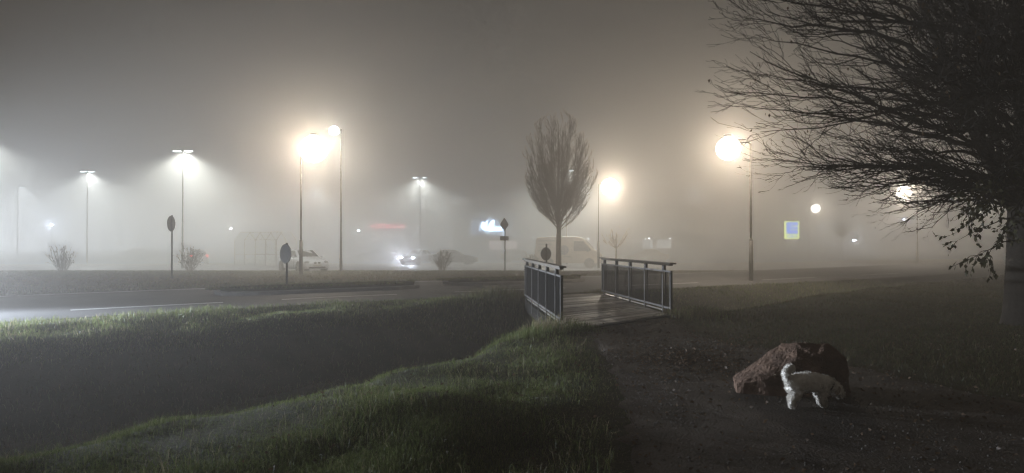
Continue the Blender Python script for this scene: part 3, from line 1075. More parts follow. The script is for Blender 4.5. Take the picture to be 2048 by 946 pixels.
    sb = link_mesh('leafy_sprays', tubes_mesh('leafy_sprays', sprays, 4), M_darkbark, t)
    P, D = np.array(P), np.array(D)
    link_mesh('leaves', leaf_mesh('leaves', P, D, rng.uniform(0.07, 0.13, len(P))), M_greenleaf, sb)
    return t
big_tree()
# ------------------------------------------------------------------ vehicles
M_wpaint = mat('white_car_paint', (0.74, 0.77, 0.82), (0.68, 0.71, 0.76), 0.35, 3.0, coat=0.6)
M_dpaint = mat('dark_car_paint', (0.035, 0.037, 0.042), (0.025, 0.027, 0.03), 0.35, 3.0, coat=0.6)
M_glass = mat('dark_car_glass', (0.035, 0.038, 0.04), (0.03, 0.032, 0.034), 0.12, 3.0, spec=0.6)
M_tyre = mat('tyre_rubber', (0.03, 0.03, 0.03), (0.022, 0.022, 0.022), 0.9, 12.0)
M_rim = mat('alloy_rim', (0.30, 0.30, 0.31), (0.22, 0.22, 0.23), 0.4, 8.0, metal=0.6)
M_black = mat('black_plastic', (0.03, 0.03, 0.03), (0.022, 0.022, 0.022), 0.6, 12.0)
M_lampglass = mat('headlight_glass', (0.42, 0.43, 0.45), (0.28, 0.29, 0.30), 0.15, 14.0, spec=0.8)
M_tail = mat('tail_light_red', (0.20, 0.02, 0.02), (0.14, 0.015, 0.015), 0.3, 14.0)
M_plate = mat('number_plate', (0.6, 0.6, 0.58), (0.52, 0.52, 0.50), 0.5, 9.0)

def quad_patch(bm, A, B, C, D, u0, u1, v0, v1, off, nu=1, uv=None):
    """patch inside quad A-B-C-D (A-B is v=0), pushed out along its normal"""
    A, B, C, D = (Vector(p) for p in (A, B, C, D))
    n = (B - A).cross(D - A).normalized()
    def P(u, v):
        return (A.lerp(B, u)).lerp(D.lerp(C, u), v) + n * off
    pts = uv or [(u0, v0), (u1, v0), (u1, v1), (u0, v1)]
    f = [bm.verts.new(P(u, v)) for u, v in pts]
    return bm.faces.new(f)

def wheel(parent, x, y, r, w, out):
    bm = bmesh.new()
    lathe(bm, [(r * 0.62, -w / 2), (r * 0.9, -w / 2), (r, -w / 2 + 0.03), (r, w / 2 - 0.03), (r * 0.9, w / 2), (r * 0.62, w / 2)], 24, (0, out, 0), (x, y, r))
    wh = bm_obj('wheel', bm, M_tyre, parent, True)
    bm = bmesh.new()
    lathe(bm, [(r * 0.64, w / 2 - 0.02), (r * 0.6, w / 2 + 0.004), (r * 0.54, w / 2 - 0.03)], 24, (0, out, 0), (x, y, r))
    for k in range(5):
        a = 2 * math.pi * k / 5
        d = Vector((math.cos(a), 0, math.sin(a)))
        c = Vector((x, y + out * (w / 2 - 0.012), r))
        bar(bm, c, c + d * r * 0.58, 0.05, 0.03)
    bm_obj('rim', bm, M_rim, wh)

def make_car(name, label, loc, rz, paint, kind='hatch', group=None, head=None, tail=None):
    L = {'hatch': 4.24, 'sedan': 4.6, 'wagon': 4.6}[kind]
    t = thing(name, label, 'car', loc, rz, group)
    x0, x1 = -L / 2, L / 2
    W = 0.875
    st = [(x0, 0.42, 0.66, 0.74), (x0 + 0.06, 0.34, 0.92, 0.82), (x0 + 0.35, 0.24, 0.97, 0.865), (x0 + 0.9, 0.2, 0.95, W), (0.0, 0.2, 0.92, W), (0.75, 0.2, 0.93, W),
          (x1 - 0.95, 0.2, 0.89, W), (x1 - 0.5, 0.21, 0.82, 0.86), (x1 - 0.16, 0.24, 0.72, 0.80), (x1 - 0.03, 0.30, 0.62, 0.72), (x1, 0.36, 0.54, 0.64)]
    bm = bmesh.new()
    rings = []
    for x, zb, zt, w in st:
        h = zt - zb
        half = [(w * 0.86, zb), (w * 0.975, zb + h * 0.12), (w, zb + h * 0.42), (w * 0.985, zb + h * 0.72), (w * 0.93, zb + h * 0.94), (w * 0.80, zt), (w * 0.4, zt + 0.018)]
        ring = [(y, z) for y, z in half] + [(0, zt + 0.025)] + [(-y, z) for y, z in half[::-1]]
        rings.append([bm.verts.new((x, y, z)) for y, z in ring])
    n = len(rings[0])
    for a, b in zip(rings, rings[1:]):
        for k in range(n):
            bm.faces.new((a[k], a[(k + 1) % n], b[(k + 1) % n], b[k]))
    bm.faces.new(rings[0][::-1])
    bm.faces.new(rings[-1])
    bmesh.ops.recalc_face_normals(bm, faces=bm.faces[:])
    body = bm_obj('body', bm, paint, t, True)
    # cabin
    xw = 1.0 if kind == 'hatch' else 0.95
    xr = 0.22 if kind == 'hatch' else 0.15
    xq, xb = {'hatch': (-1.45, -2.0), 'sedan': (-1.05, -1.75), 'wagon': (-1.75, -2.2)}[kind]
    zb, zr = 0.92, 1.42
    B = {(s, f): Vector((x, s * w, z)) for s in (-1, 1) for f, x, w, z in (('wf', xw, 0.74, zb + 0.0), ('rf', xr, 0.57, zr - 0.02), ('rm', (xr + xq) / 2, 0.60, zr), ('rr', xq, 0.57, zr - 0.03), ('wr', xb, 0.72, zb + 0.02), ('wm', (xr + xq) / 2, 0.80, zb))}
    bm = bmesh.new()
    v = {k: bm.verts.new(p) for k, p in B.items()}
    c = {f: bm.verts.new((B[(1, f)].x, 0, B[(1, f)].z + 0.03)) for f in ('rf', 'rm', 'rr')}
    for a, b in (('rf', 'rm'), ('rm', 'rr')):
        bm.faces.new((v[(-1, a)], c[a], c[b], v[(-1, b)]))
        bm.faces.new((c[a], v[(1, a)], v[(1, b)], c[b]))
    bm.faces.new((v[(-1, 'wf')], v[(1, 'wf')], v[(1, 'rf')], c['rf'], v[(-1, 'rf')]))
    bm.faces.new((v[(1, 'wr')], v[(-1, 'wr')], v[(-1, 'rr')], c['rr'], v[(1, 'rr')]))
    for s in (-1, 1):
        for a, b, d, e in (('wf', 'rf', 'rm', 'wm'), ('wm', 'rm', 'rr', 'wr')):
            f = (v[(s, a)], v[(s, b)], v[(s, d)], v[(s, e)])
            bm.faces.new(f if s > 0 else f[::-1])
    bmesh.ops.recalc_face_normals(bm, faces=bm.faces[:])
    bmesh.ops.bevel(bm, geom=[e for e in bm.edges if len(e.link_faces) == 2 and e.calc_face_angle(0) > 0.5], offset=0.035, segments=2, affect='EDGES')
    bm_obj('roof', bm, paint, t, True)
    # glass
    bm = bmesh.new()
    quad_patch(bm, B[(-1, 'wf')], B[(1, 'wf')], B[(1, 'rf')], B[(-1, 'rf')], 0.07, 0.93, 0.10, 0.90, 0.012)
    bm_obj('windscreen', bm, M_glass, t)
    bm = bmesh.new()
    quad_patch(bm, B[(1, 'wr')], B[(-1, 'wr')], B[(-1, 'rr')], B[(1, 'rr')], 0.10, 0.90, 0.14, 0.86, 0.012)
    bm_obj('rear_window', bm, M_glass, t)
    for s in (-1, 1):
        for (a, b, d, e), uv in ((('wm', 'wf', 'rf', 'rm'), [(0.05, 0.08), (0.90, 0.08), (0.86, 0.86), (0.05, 0.88)]), (('wr', 'wm', 'rm', 'rr'), [(0.16, 0.12), (0.93, 0.08), (0.93, 0.88), (0.16, 0.84)])):
            bm = bmesh.new()
            q = [B[(s, k)] for k in (a, b, d, e)]
            quad_patch(bm, *q, 0, 1, 0, 1, -0.014 if s > 0 else 0.014, uv=uv)
            bm_obj('side_window', bm, M_glass, t)
        bm = bmesh.new()
        ellipsoid(bm, (0.72, s * 0.93, 0.97), (0.09, 0.10, 0.065))
        bm_obj('mirror', bm, paint, t, True)
        bm = bmesh.new()
        for xd in (0.62, -0.42):
            box(bm, (xd - 0.62 * 0.0, s * (W + 0.001), 0.60), (0.012, 0.012, 0.58))
        bm_obj('door_gap', bm, M_black, body)
        bm = bmesh.new()
        box(bm, (-0.22, s * (W + 0.008), 0.80), (0.17, 0.03, 0.03))
        bm_obj('door_handle', bm, paint, t)
        for xa in (x1 - 0.82, x0 + 0.78):
            bm = bmesh.new()
            lathe(bm, [(0.385, 0), (0.385, 0.02), (0.30, 0.022)], 24, (0, s, 0), (xa, s * (W - 0.012), 0.33))
            bm_obj('wheel_arch', bm, M_black, body)
            wheel(t, xa, s * (W - 0.085), 0.32, 0.21, s)
        bm = bmesh.new()
        ellipsoid(bm, (x1 - 0.17, s * 0.60, 0.655), (0.17, 0.17, 0.075), 14, 8)
        lit = head is not None
        hl = bm_obj('headlight', bm, head if lit else M_lampglass, t, True)
        bm = bmesh.new()
        ellipsoid(bm, (x0 + 0.08, s * 0.68, 0.80), (0.07, 0.13, 0.10), 12, 8)
        bm_obj('tail_light', bm, tail if tail else M_tail, t, True)
        if kind == 'hatch':
            bm = bmesh.new()
            ellipsoid(bm, (x1 - 0.035, s * 0.125, 0.60), (0.05, 0.11, 0.07), 16, 8)
            bm_obj('grille', bm, M_black, t, True)
    bm = bmesh.new()
    box(bm, (x1 - 0.045, 0, 0.345), (0.12, 1.1, 0.12))
    bmesh.ops.bevel(bm, geom=bm.edges[:], offset=0.03, segments=2, affect='EDGES')
    bm_obj('air_intake', bm, M_black, t)
    bm = bmesh.new()
    box(bm, (x1 + 0.022, 0, 0.455), (0.015, 0.52, 0.11))
    bm_obj('number_plate', bm, M_plate, t)
    return t

def lotz(Y, x=0):
    return float(lot_fall(np.array([float(x)]), np.array([float(Y)]))[0]) + 0.035

p = at(606, 520, 45)
make_car('parked_car', 'white hatchback parked facing right at the lot edge, behind the lamp column', (p.x, 45, lotz(45) - 0.06), R(-50), M_wpaint, 'hatch')
p = at(752, 520, 79)
make_car('parked_car', 'dark car dimly seen in the fog left of the oncoming headlights', (p.x, 79, lotz(79)), R(190), M_dpaint, 'sedan', 'dark cars in the fog')
p = at(908, 520, 68)
make_car('parked_car', 'dark car half hidden behind the bare shrub, left of the diamond sign', (p.x, 68, lotz(68)), R(-8), M_dpaint, 'sedan', 'dark cars in the fog')
p = at(1292, 520, 74)
make_car('parked_car', 'dark car in the fog below the lit shop windows, right of the small tree', (p.x, 74, lotz(74)), R(186), M_dpaint, 'sedan', 'dark cars in the fog')
p = at(1040, 520, 76)
make_car('parked_car', 'dark car glimpsed between the diamond sign and the oval tree', (p.x, 76, lotz(76)), R(8), M_dpaint, 'hatch', 'dark cars in the fog')
M_silver = mat('silver_car_paint', (0.40, 0.41, 0.43), (0.34, 0.35, 0.37), 0.35, 3.0, coat=0.5)
E_head = emit('lit_headlight', (0.86, 0.90, 1.0), 120.0)
E_tail = emit('lit_tail_light', (1.0, 0.06, 0.05), 9.0)
p = at(836, 520, 68)
hc = make_car('moving_car', 'car with dazzling headlights switched on, coming out of the car park', (p.x, 68, lotz(68)), R(250), M_silver, 'sedan', None, E_head)
spot_light('headlight_beam', (2.35, 0.6, 0.66), (1, 0, -0.05), 800, (0.82, 0.86, 1.0), 0.10, 110, 1.0, hc)
spot_light('headlight_beam', (2.35, -0.6, 0.66), (1, 0, -0.05), 800, (0.82, 0.86, 1.0), 0.10, 110, 1.0, hc)
p = at(395, 520, 70)
make_car('moving_car', 'car with a small red tail light glowing behind the left shrub', (p.x, 70, lotz(70)), R(118), M_dpaint, 'sedan', None, None, E_tail)
p = at(270, 520, 84)
make_car('moving_car', 'car with faint lit headlamps deep in the fog left of the round sign', (p.x, 84, lotz(84)), R(240), M_dpaint, 'sedan', None, emit('dim_headlight', (1.0, 0.95, 0.8), 5.0))

M_print = mat('van_print', (0.40, 0.37, 0.25), (0.30, 0.28, 0.22), 0.5, 30.0)
def make_van():
    Y = 60
    c = at(1138, 520, Y)
    t = thing('delivery_van', 'white high roof panel van parked behind the oval tree, printed panels on its side', 'van', (c.x, Y, lotz(Y)), R(-14))
    prof = [(-2.72, 0.36), (-2.76, 0.9), (-2.72, 2.32), (-2.55, 2.52), (-1.2, 2.58), (0.7, 2.56), (1.15, 2.46), (1.42, 2.30), (2.12, 1.50), (2.55, 1.28), (2.72, 1.05), (2.78, 0.60), (2.74, 0.36)]
    def hw(x, z):
        w = 0.98 - 0.12 * max(0, (z - 1.2) / 1.4) ** 1.5
        if x > 1.3:
            w -= 0.16 * ((x - 1.3) / 1.5) ** 1.6
        return w
    bm = bmesh.new()
    rows = []
    for f in (-1, -0.985, -0.9, 0, 0.9, 0.985, 1):
        shrink = {1: 0.06, 0.985: 0.025, 0.9: 0.0, 0: 0}[abs(f)]
        rows.append([bm.verts.new((x * (1 - shrink * 0.25), f * hw(x, z), z + (0.03 if f == 0 and z > 2.3 else 0) - (shrink * 0.8 if z > 1.5 else 0) * 1.0)) for x, z in prof])
    for a, b in zip(rows, rows[1:]):
        for k in range(len(prof)):
            m = (k + 1) % len(prof)
            bm.faces.new((a[k], b[k], b[m], a[m]))
    bm.faces.new(rows[0])
    bm.faces.new(rows[-1][::-1])
    bmesh.ops.recalc_face_normals(bm, faces=bm.faces[:])
    bm_obj('body', bm, mat('white_van_paint', (0.62, 0.53, 0.42), (0.54, 0.45, 0.35), 0.45, 2.0), t)
    bm = bmesh.new()
    A = [(1.44, -0.74, 2.29), (1.44, 0.74, 2.29), (2.11, 0.78, 1.52), (2.11, -0.78, 1.52)]
    quad_patch(bm, A[3], A[2], A[1], A[0], 0.04, 0.96, 0.04, 0.94, 0.015)
    bm_obj('windscreen', bm, M_glass, t)
    for s in (-1, 1):
        bm = bmesh.new()
        pts = [(0.55, 1.38), (1.92, 1.38), (1.98, 1.50), (1.36, 2.18), (0.55, 2.18)]
        f = [bm.verts.new((x, s * (hw(x, z) + 0.012), z)) for x, z in pts]
        bm.faces.new(f if s < 0 else f[::-1])
        bm_obj('side_window', bm, M_glass, t)
        for xg, w_ in ((0.42, 0.014), (-0.75, 0.014)):
            bm = bmesh.new()
            plate(bm, [(xg - w_ / 2, 0.55), (xg + w_ / 2, 0.55), (xg + w_ / 2, 2.3), (xg - w_ / 2, 2.3)], 0.02, Matrix.Translation((0, s * 0.955, 0)))
            bm_obj('door_seam', bm, M_black, t)
        bm = bmesh.new()
        ellipsoid(bm, (1.75, s * 1.08, 1.48), (0.07, 0.11, 0.2))
        bm_obj('mirror', bm, M_black, t, True)
        for xa in (1.85, -1.55):
            bm = bmesh.new()
            lathe(bm, [(0.43, 0), (0.43, 0.02), (0.34, 0.022)], 24, (0, s, 0), (xa, s * (hw(xa, 0.5) - 0.01), 0.36))
            bm_obj('wheel_arch', bm, M_black, t)
            wheel(t, xa, s * (hw(xa, 0.5) - 0.09), 0.35, 0.22, s)
        bm = bmesh.new()
        ellipsoid(bm, (2.60, s * 0.70, 1.02), (0.15, 0.12, 0.17), 12, 8)
        bm_obj('headlight', bm, M_lampglass, t, True)
        bm = bmesh.new()
        box(bm, (-2.76, s * 0.88, 1.2), (0.05, 0.1, 0.55))
        bm_obj('tail_light', bm, M_tail, t)
        # printed panels and a dark round picture on the side
        for z, a, b in ((2.22, -2.45, -0.95), (1.92, -2.5, -1.3), (1.66, -2.5, -1.45), (1.42, -2.5, -1.55), (0.92, -0.3, 0.35)):
            bm = bmesh.new()
            plate(bm, [(a, z - 0.06), (b, z - 0.06), (b, z + 0.06), (a, z + 0.06)], 0.006, Matrix.Translation((0, s * (hw(0, z) + 0.004), 0)))
            bm_obj('print', bm, M_print, t)
        bm = bmesh.new()
        lathe(bm, [(0.0, 0.0), (0.40, 0.0), (0.40, 0.01), (0.0, 0.01)], 20, (0, s, 0), (-0.25, s * 0.962, 1.45))
        bm_obj('emblem', bm, mat('van_emblem', (0.14, 0.14, 0.17), (0.26, 0.24, 0.24), 0.5, 6.0), t)
    bm = bmesh.new()
    box(bm, (2.76, 0, 0.5), (0.1, 1.5, 0.22))
    bm_obj('bumper', bm, M_black, t)
    bm = bmesh.new()
    box(bm, (2.74, 0, 0.92), (0.06, 0.85, 0.16))
    bm_obj('grille', bm, M_black, t)
make_van()

# ------------------------------------------------------------------ trolley shelter
def thin_glass(name):
    m, nt, out = new_mat(name)
    tr = nt.nodes.new('ShaderNodeBsdfTransparent')
    tr.inputs['Color'].default_value = (0.90, 0.93, 0.92, 1)
    gl = nt.nodes.new('ShaderNodeBsdfGlossy')
    gl.inputs['Roughness'].default_value = 0.2
    gl.inputs['Color'].default_value = (0.7, 0.7, 0.7, 1)
    n = nt.nodes.new('ShaderNodeTexNoise')
    n.inputs['Scale'].default_value = 2.0
    mr = nt.nodes.new('ShaderNodeMapRange')
    mr.inputs['To Min'].default_value = 0.05
    mr.inputs['To Max'].default_value = 0.16
    mx = nt.nodes.new('ShaderNodeMixShader')
    nt.links.new(n.outputs['Fac'], mr.inputs['Value'])
    nt.links.new(mr.outputs['Result'], mx.inputs['Fac'])
    nt.links.new(tr.outputs[0], mx.inputs[1])
    nt.links.new(gl.outputs[0], mx.inputs[2])
    nt.links.new(mx.outputs[0], out.inputs['Surface'])
    return m

Y = 66
c = at(531, 520, Y)
sh = thing('trolley_shelter', 'glazed trolley shelter with a bent roof behind the white car', 'shelter', (c.x, Y, lotz(Y)), R(-24))
M_frame = mat('shelter_frame', (0.05, 0.05, 0.048), (0.04, 0.04, 0.038), 0.7, 6.0)
Ls, Ws = 5.0, 2.6
gab = [(-Ws / 2, 0), (-Ws / 2, 2.3), (-0.6, 3.05), (0.6, 3.05), (Ws / 2, 2.3), (Ws / 2, 0)]
nb = 5
for i in range(nb):
    x = -Ls / 2 + Ls * i / (nb - 1)
    bm = bmesh.new()
    for (a, za), (b, zb) in zip(gab, gab[1:]):
        bar(bm, (x, a, za), (x, b, zb), 0.06, 0.06)
    bm_obj('frame_bow', bm, M_frame, sh)
for y, z in ((-Ws / 2, 2.3), (-0.6, 3.05), (0.6, 3.05), (Ws / 2, 2.3), (-Ws / 2, 0.95), (Ws / 2, 0.95)):
    bm = bmesh.new()
    bar(bm, (-Ls / 2, y, z + 0.034), (Ls / 2, y, z + 0.034), 0.045, 0.045)
    bm_obj('rail', bm, M_frame, sh)
bm = bmesh.new()
bar(bm, (Ls / 2 + 0.034, -Ws / 2, 1.35), (Ls / 2 + 0.034, Ws / 2, 1.35), 0.05, 0.05)
bm_obj('rail', bm, M_frame, sh)
M_pane = thin_glass('shelter_glass')
for (a, za), (b, zb) in zip(gab, gab[1:]):
    bm = bmesh.new()
    f = [bm.verts.new(p) for p in ((-Ls / 2, a, za + 0.02), (Ls / 2, a, za + 0.02), (Ls / 2, b, zb + 0.02), (-Ls / 2, b, zb + 0.02))]
    bm.faces.new(f)
    bm_obj('pane', bm, M_pane, sh)

# ------------------------------------------------------------------ shops, shop signs
M_wall = mat('shop_wall', (0.62, 0.61, 0.58), (0.55, 0.54, 0.51), 0.85, 0.6)
M_roofm = mat('shop_roof', (0.30, 0.30, 0.30), (0.25, 0.25, 0.25), 0.7, 0.6)
E_pink = emit('lit_window_rosy', (1.0, 0.72, 0.60), 2.2)
E_win = emit('lit_window_white', (0.95, 1.0, 0.92), 2.0)
E_spot = emit('canopy_light', (1.0, 0.98, 0.92), 60.0)

def shop(name, label, px0, px1, Y, H):
    x0, x1 = (px0 - 1024) / F * Y, (px1 - 1024) / F * Y
    z0 = -0.40
    t = thing(name, label, 'building', ((x0 + x1) / 2, Y, z0))
    w = x1 - x0
    bm = bmesh.new()
    box(bm, (0, 9, H / 2), (w, 18, H))
    bm_obj('wall', bm, M_wall, t)
    bm = bmesh.new()
    box(bm, (0, 8.6, H + 0.14), (w + 1.2, 20, 0.28))
    bm_obj('roof', bm, M_roofm, t)
    bm = bmesh.new()
    box(bm, (0, -0.9, 2.95), (w, 1.78, 0.22))
    bm_obj('canopy', bm, M_roofm, t)
    return t, x0 + w / 2, z0

bt, bx0, bz0 = shop('supermarket', 'long low supermarket with lit windows, almost lost in the fog', 905, 1420, 106, 7.6)
def lit_window(px0, px1, py0, py1, m, nx_=2, nz_=2):
    Y = 106
    a, b = at(px0, py1, Y), at(px1, py0, Y)
    bm = bmesh.new()
    w, h = b.x - a.x, b.z - a.z
    cx_, cz_ = (a.x + b.x) / 2 - bx0, (a.z + b.z) / 2 - bz0
    for i in range(nx_ + 1):
        box(bm, (cx_ - w / 2 + w * i / nx_, -0.05, cz_), (0.08, 0.09, h + 0.08))
    for k in range(nz_ + 1):
        box(bm, (cx_, -0.047, cz_ - h / 2 + h * k / nz_), (w - 0.004, 0.07, 0.07))
    f = bm_obj('window', bm, M_black, bt)
    bm = bmesh.new()
    box(bm, (cx_, -0.008, cz_), (w, 0.02, h))
    bm_obj('pane', bm, m, f)
lit_window(978, 1005, 481, 500, E_pink, 4, 2)
lit_window(1008, 1034, 480, 500, E_pink, 3, 2)
lit_window(1284, 1306, 479, 497, E_win, 3, 1)
lit_window(1313, 1343, 479, 497, E_win, 4, 1)
for px, py in ((1042, 475), (1066, 475), (1148, 475), (1176, 477), (1291, 478), (1298, 477), (1340, 477), (1230, 478)):
    q_ = at(px, py, 104.4)
    bm = bmesh.new()
    ellipsoid(bm, (q_.x - bx0, -1.6, q_.z - bz0), (0.13, 0.13, 0.08))
    bm_obj('downlight', bm, E_spot, bt, True)

# script sign of the bakery, a handwriting of bent light tubes
E_neon = emit('blue_white_neon', (0.62, 0.82, 1.0), 80.0)
q_ = at(959, 462, 105.6)
ns = thing('lettering_sign', 'glowing blue-white handwritten Milkau shop sign in the fog', 'shop sign', (q_.x, 105.6, q_.z))
S = 1.42
strokes = [[(0, 0), (0.14, 1.0), (0.30, 0.22), (0.52, 1.0), (0.60, 0.0)], [(0.78, 0.52), (0.78, 0.06), (0.9, 0.0)], [(0.80, 0.74), (0.81, 0.78)],
           [(0.96, 0.10), (1.14, 0.95), (1.08, 1.06), (1.02, 0.9), (1.04, 0.08), (1.14, 0.0)], [(1.22, 0.05), (1.36, 0.95), (1.32, 1.05), (1.26, 0.9), (1.27, 0.0)],
           [(1.27, 0.22), (1.48, 0.46)], [(1.34, 0.30), (1.55, 0.0)], [(1.86, 0.42), (1.70, 0.44), (1.62, 0.20), (1.70, 0.02), (1.84, 0.18), (1.89, 0.44), (1.90, 0.08), (2.0, 0.02)],
           [(2.06, 0.44), (2.08, 0.1), (2.2, 0.02), (2.32, 0.2), (2.36, 0.44), (2.38, 0.08), (2.5, 0.04), (2.72, 0.34)]]
tb = []
for s_ in strokes:
    p = np.array([[(x + 0.30 * z) * S * 0.92, 0, z * S] for x, z in s_])
    if len(p) > 2:
        p = np.c_[catmull(p[:, [0, 2]], 5), np.zeros((len(p) - 1) * 5 + 1)][:, [0, 2, 1]]
    tb.append((p, np.full(len(p), 0.042)))
link_mesh('neon_tube', tubes_mesh('neon_tube', tb, 6), E_neon, ns)
bm = bmesh.new()
box(bm, (1.75, 0.16, 0.3), (3.6, 0.06, 0.10))
bm_obj('carrier_bar', bm, M_frame, ns)
for xx in (0.5, 1.7, 2.8):
    point_light('sign_glow', (xx, -0.6, 0.6), 30, (0.25, 0.5, 1.0), 0.3, ns)
q_ = at(950, 455, 105.4)
bs = thing('board_sign', 'square blue lit board left of the handwritten sign', 'shop sign', (q_.x, 105.4, q_.z))
bm = bmesh.new()
box(bm, (0, 0, 0), (1.05, 0.12, 1.9))
bm_obj('board', bm, emit('board_blue', (0.2, 0.5, 1.0), 1.0), bs)
bm = bmesh.new()
for a, b in (((-0.56, -0.02, -0.98), (0.56, -0.02, -0.98)), ((-0.56, -0.02, 0.98), (0.56, -0.02, 0.98)), ((-0.56, -0.02, -0.98), (-0.56, -0.02, 0.98)), ((0.56, -0.02, -0.98), (0.56, -0.02, 0.98))):
    bar(bm, a, b, 0.09, 0.09)
for z in (-0.45, 0.1, 0.6):
    box(bm, (0.03, -0.065, z), (0.8, 0.02, 0.12))
bm_obj('frame', bm, emit('board_pale', (0.6, 0.8, 1.0), 2.4), bs)

def text(parent, body, size, m, loc, name='lettering', ext=0.02, sx=1.0):
    cu = bpy.data.curves.new(name, 'FONT')
    cu.body = body
    cu.size = size
    cu.extrude = ext
    cu.offset = 0.012 * size
    cu.align_x = 'CENTER'
    cu.align_y = 'CENTER'
    cu.materials.append(m)
    tmp = bpy.data.objects.new('tmp', cu)
    COL.objects.link(tmp)
    me = bpy.data.meshes.new_from_object(tmp.evaluated_get(bpy.context.evaluated_depsgraph_get()))
    bpy.data.objects.remove(tmp)
    o = bpy.data.objects.new(name, me)
    COL.objects.link(o)
    o.parent = parent
    o.location = loc
    o.rotation_euler = (R(90), 0, 0)
    o.scale = (sx, 1, 1)
    return o
t2, bx2, bz2 = shop('drugstore', 'low shop building deep in the fog under the red sign', 690, 850, 128, 8.0)
q_ = at(775, 453, 127.8)
rs = thing('lettering_sign', 'blurred red ROSSMANN lettering glowing faintly in the fog', 'shop sign', (q_.x, 127.7, q_.z))
text(rs, 'ROSSMANN', 1.15, emit('red_neon', (1.0, 0.05, 0.07), 20.0), (0, 0, 0))
bm = bmesh.new()
box(bm, (0, 0.1, -0.05), (5.9, 0.08, 0.1))
bm_obj('carrier_bar', bm, M_frame, rs)
point_light('sign_glow', (0, -0.8, 0.1), 40, (1.0, 0.15, 0.15), 0.4, rs)

# supermarket board on a pylon
Yp = 84
q_ = at(1583.5, 460, Yp)
py = thing('pylon_sign', 'blue and yellow lit EDEKA board standing left of the round pruned tree', 'shop sign', (q_.x, Yp, 0), R(6))
zc = q_.z
k_ = Yp / F
w_, h_ = 30 * k_, 36 * k_
bm = bmesh.new()
for s in (-1, 1):
    rod(bm, (s * w_ * 0.3, 0.1, -0.2), (s * w_ * 0.3, 0.1, zc), 0.06)
bm_obj('leg', bm, M_pole, py)
bm = bmesh.new()
box(bm, (0, 0, zc), (w_, 0.22, h_))
bd = bm_obj('board', bm, emit('board_yellow', (0.85, 0.95, 0.25), 5.0), py)
E_blue = emit('board_deep_blue', (0.12, 0.30, 1.0), 4.6)
bm = bmesh.new()
box(bm, (0, -0.118, zc + h_ * 0.105), (w_ * 0.80, 0.02, h_ * 0.65))
bm_obj('blue_field', bm, E_blue, bd)
E_pale = emit('letter_pale', (0.85, 0.95, 0.4), 5.0)
bm = bmesh.new()
for dz in (0.02 * h_, 0.215 * h_):
    box(bm, (w_ * 0.11, -0.134, zc + dz), (w_ * 0.55, 0.02, h_ * 0.055))
bm_obj('letter_stripes', bm, E_pale, bd)
text(bd, 'EDEKA', h_ * 0.185, E_blue, (0, -0.13, zc - h_ * 0.365), 'lettering', 0.01, 1.05)
point_light('sign_glow', (0, -0.7, zc), 30, (0.75, 0.85, 0.5), 0.4, py)

q_ = at(1721, 463, 86)
ps = thing('banner_sign', 'narrow upright sign frame dimly visible right of the round pruned tree', 'shop sign', (q_.x, 86, 0))
bm = bmesh.new()
box(bm, (0, 0, q_.z), (0.42, 0.1, 1.9))
bp_ = bm_obj('panel', bm, M_wall, ps)
bm = bmesh.new()
for s in (-1, 1):
    box(bm, (s * 0.235, 0, q_.z), (0.05, 0.13, 2.0))
    box(bm, (0, 0, q_.z + s * 0.98), (0.42, 0.126, 0.05))
for k in range(4):
    box(bm, (0, -0.06, q_.z - 0.66 + 0.44 * k), (0.26, 0.02, 0.28))
bm_obj('frame', bm, emit('banner_edge', (0.8, 0.8, 0.75), 0.9), bp_)
bm = bmesh.new()
rod(bm, (0, 0.1, -0.1), (0, 0.1, q_.z), 0.06)
bm_obj('post', bm, M_pole, ps)
q_ = at(1708.5, 480.5, 80)
fl = thing('floodlight', 'small flat white floodlight low down beside the round pruned tree', 'lamp', (q_.x, 80, 0))
bm = bmesh.new()
rod(bm, (0, 0.1, -0.2), (0, 0.1, q_.z + 0.02), 0.03)
bm_obj('post', bm, M_pole, fl)
bm = bmesh.new()
box(bm, (0, 0.03, q_.z), (0.44, 0.12, 0.2))
hh_ = bm_obj('lamp_head', bm, M_house, fl)
bm = bmesh.new()
box(bm, (0, -0.045, q_.z), (0.38, 0.02, 0.14))
bm_obj('lens', bm, emit('flood_white', (0.88, 0.95, 1.0), 50.0), hh_)
point_light('lamp_glow', (0, -0.4, q_.z), 400, (0.88, 0.95, 1.0), 0.15, fl)
# ------------------------------------------------------------------ path, boulder, dog
PL = np.array([(1.30, 13.35), (1.36, 11.5), (1.33, 10.0), (1.18, 8.3), (0.98, 6.6), (0.85, 5.1), (0.6, 2), (0.2, -4)])
PR = np.array([(3.45, 15.8), (3.30, 13.5), (3.47, 11.85), (3.97, 11.0), (4.6, 9.3), (5.2, 7.7), (5.6, 6.5), (5.9, 4), (6.2, -4)])
def resample(P, n):
    d = np.concatenate([[0], np.cumsum(np.hypot(*np.diff(P, axis=0).T))])
    s = np.linspace(0, d[-1], n)
    return np.stack([np.interp(s, d, P[:, 0]), np.interp(s, d, P[:, 1])], 1)
na, nb_ = 90, 36
A_, B_ = resample(PL, na), resample(PR, na)
A_ += rng.normal(0, 0.035, A_.shape)
B_ += rng.normal(0, 0.05, B_.shape)
u = np.linspace(0, 1, nb_)
XY = A_[:, None, :] * (1 - u[None, :, None]) + B_[:, None, :] * u[None, :, None]
Zp = ground_z(XY[..., 0].ravel(), XY[..., 1].ravel()).reshape(na, nb_)
edge = np.minimum(u, 1 - u)[None, :] * np.ones((na, 1))
Zp = np.maximum(Zp, -0.25) + 0.016 + 0.012 * np.clip(edge * 12, 0, 1) - 0.03 * (edge < 0.001) + 0.008 * bumps(XY[..., 0].ravel() * 3, XY[..., 1].ravel() * 3).reshape(na, nb_)
idx = np.arange(na * nb_).reshape(na, nb_)
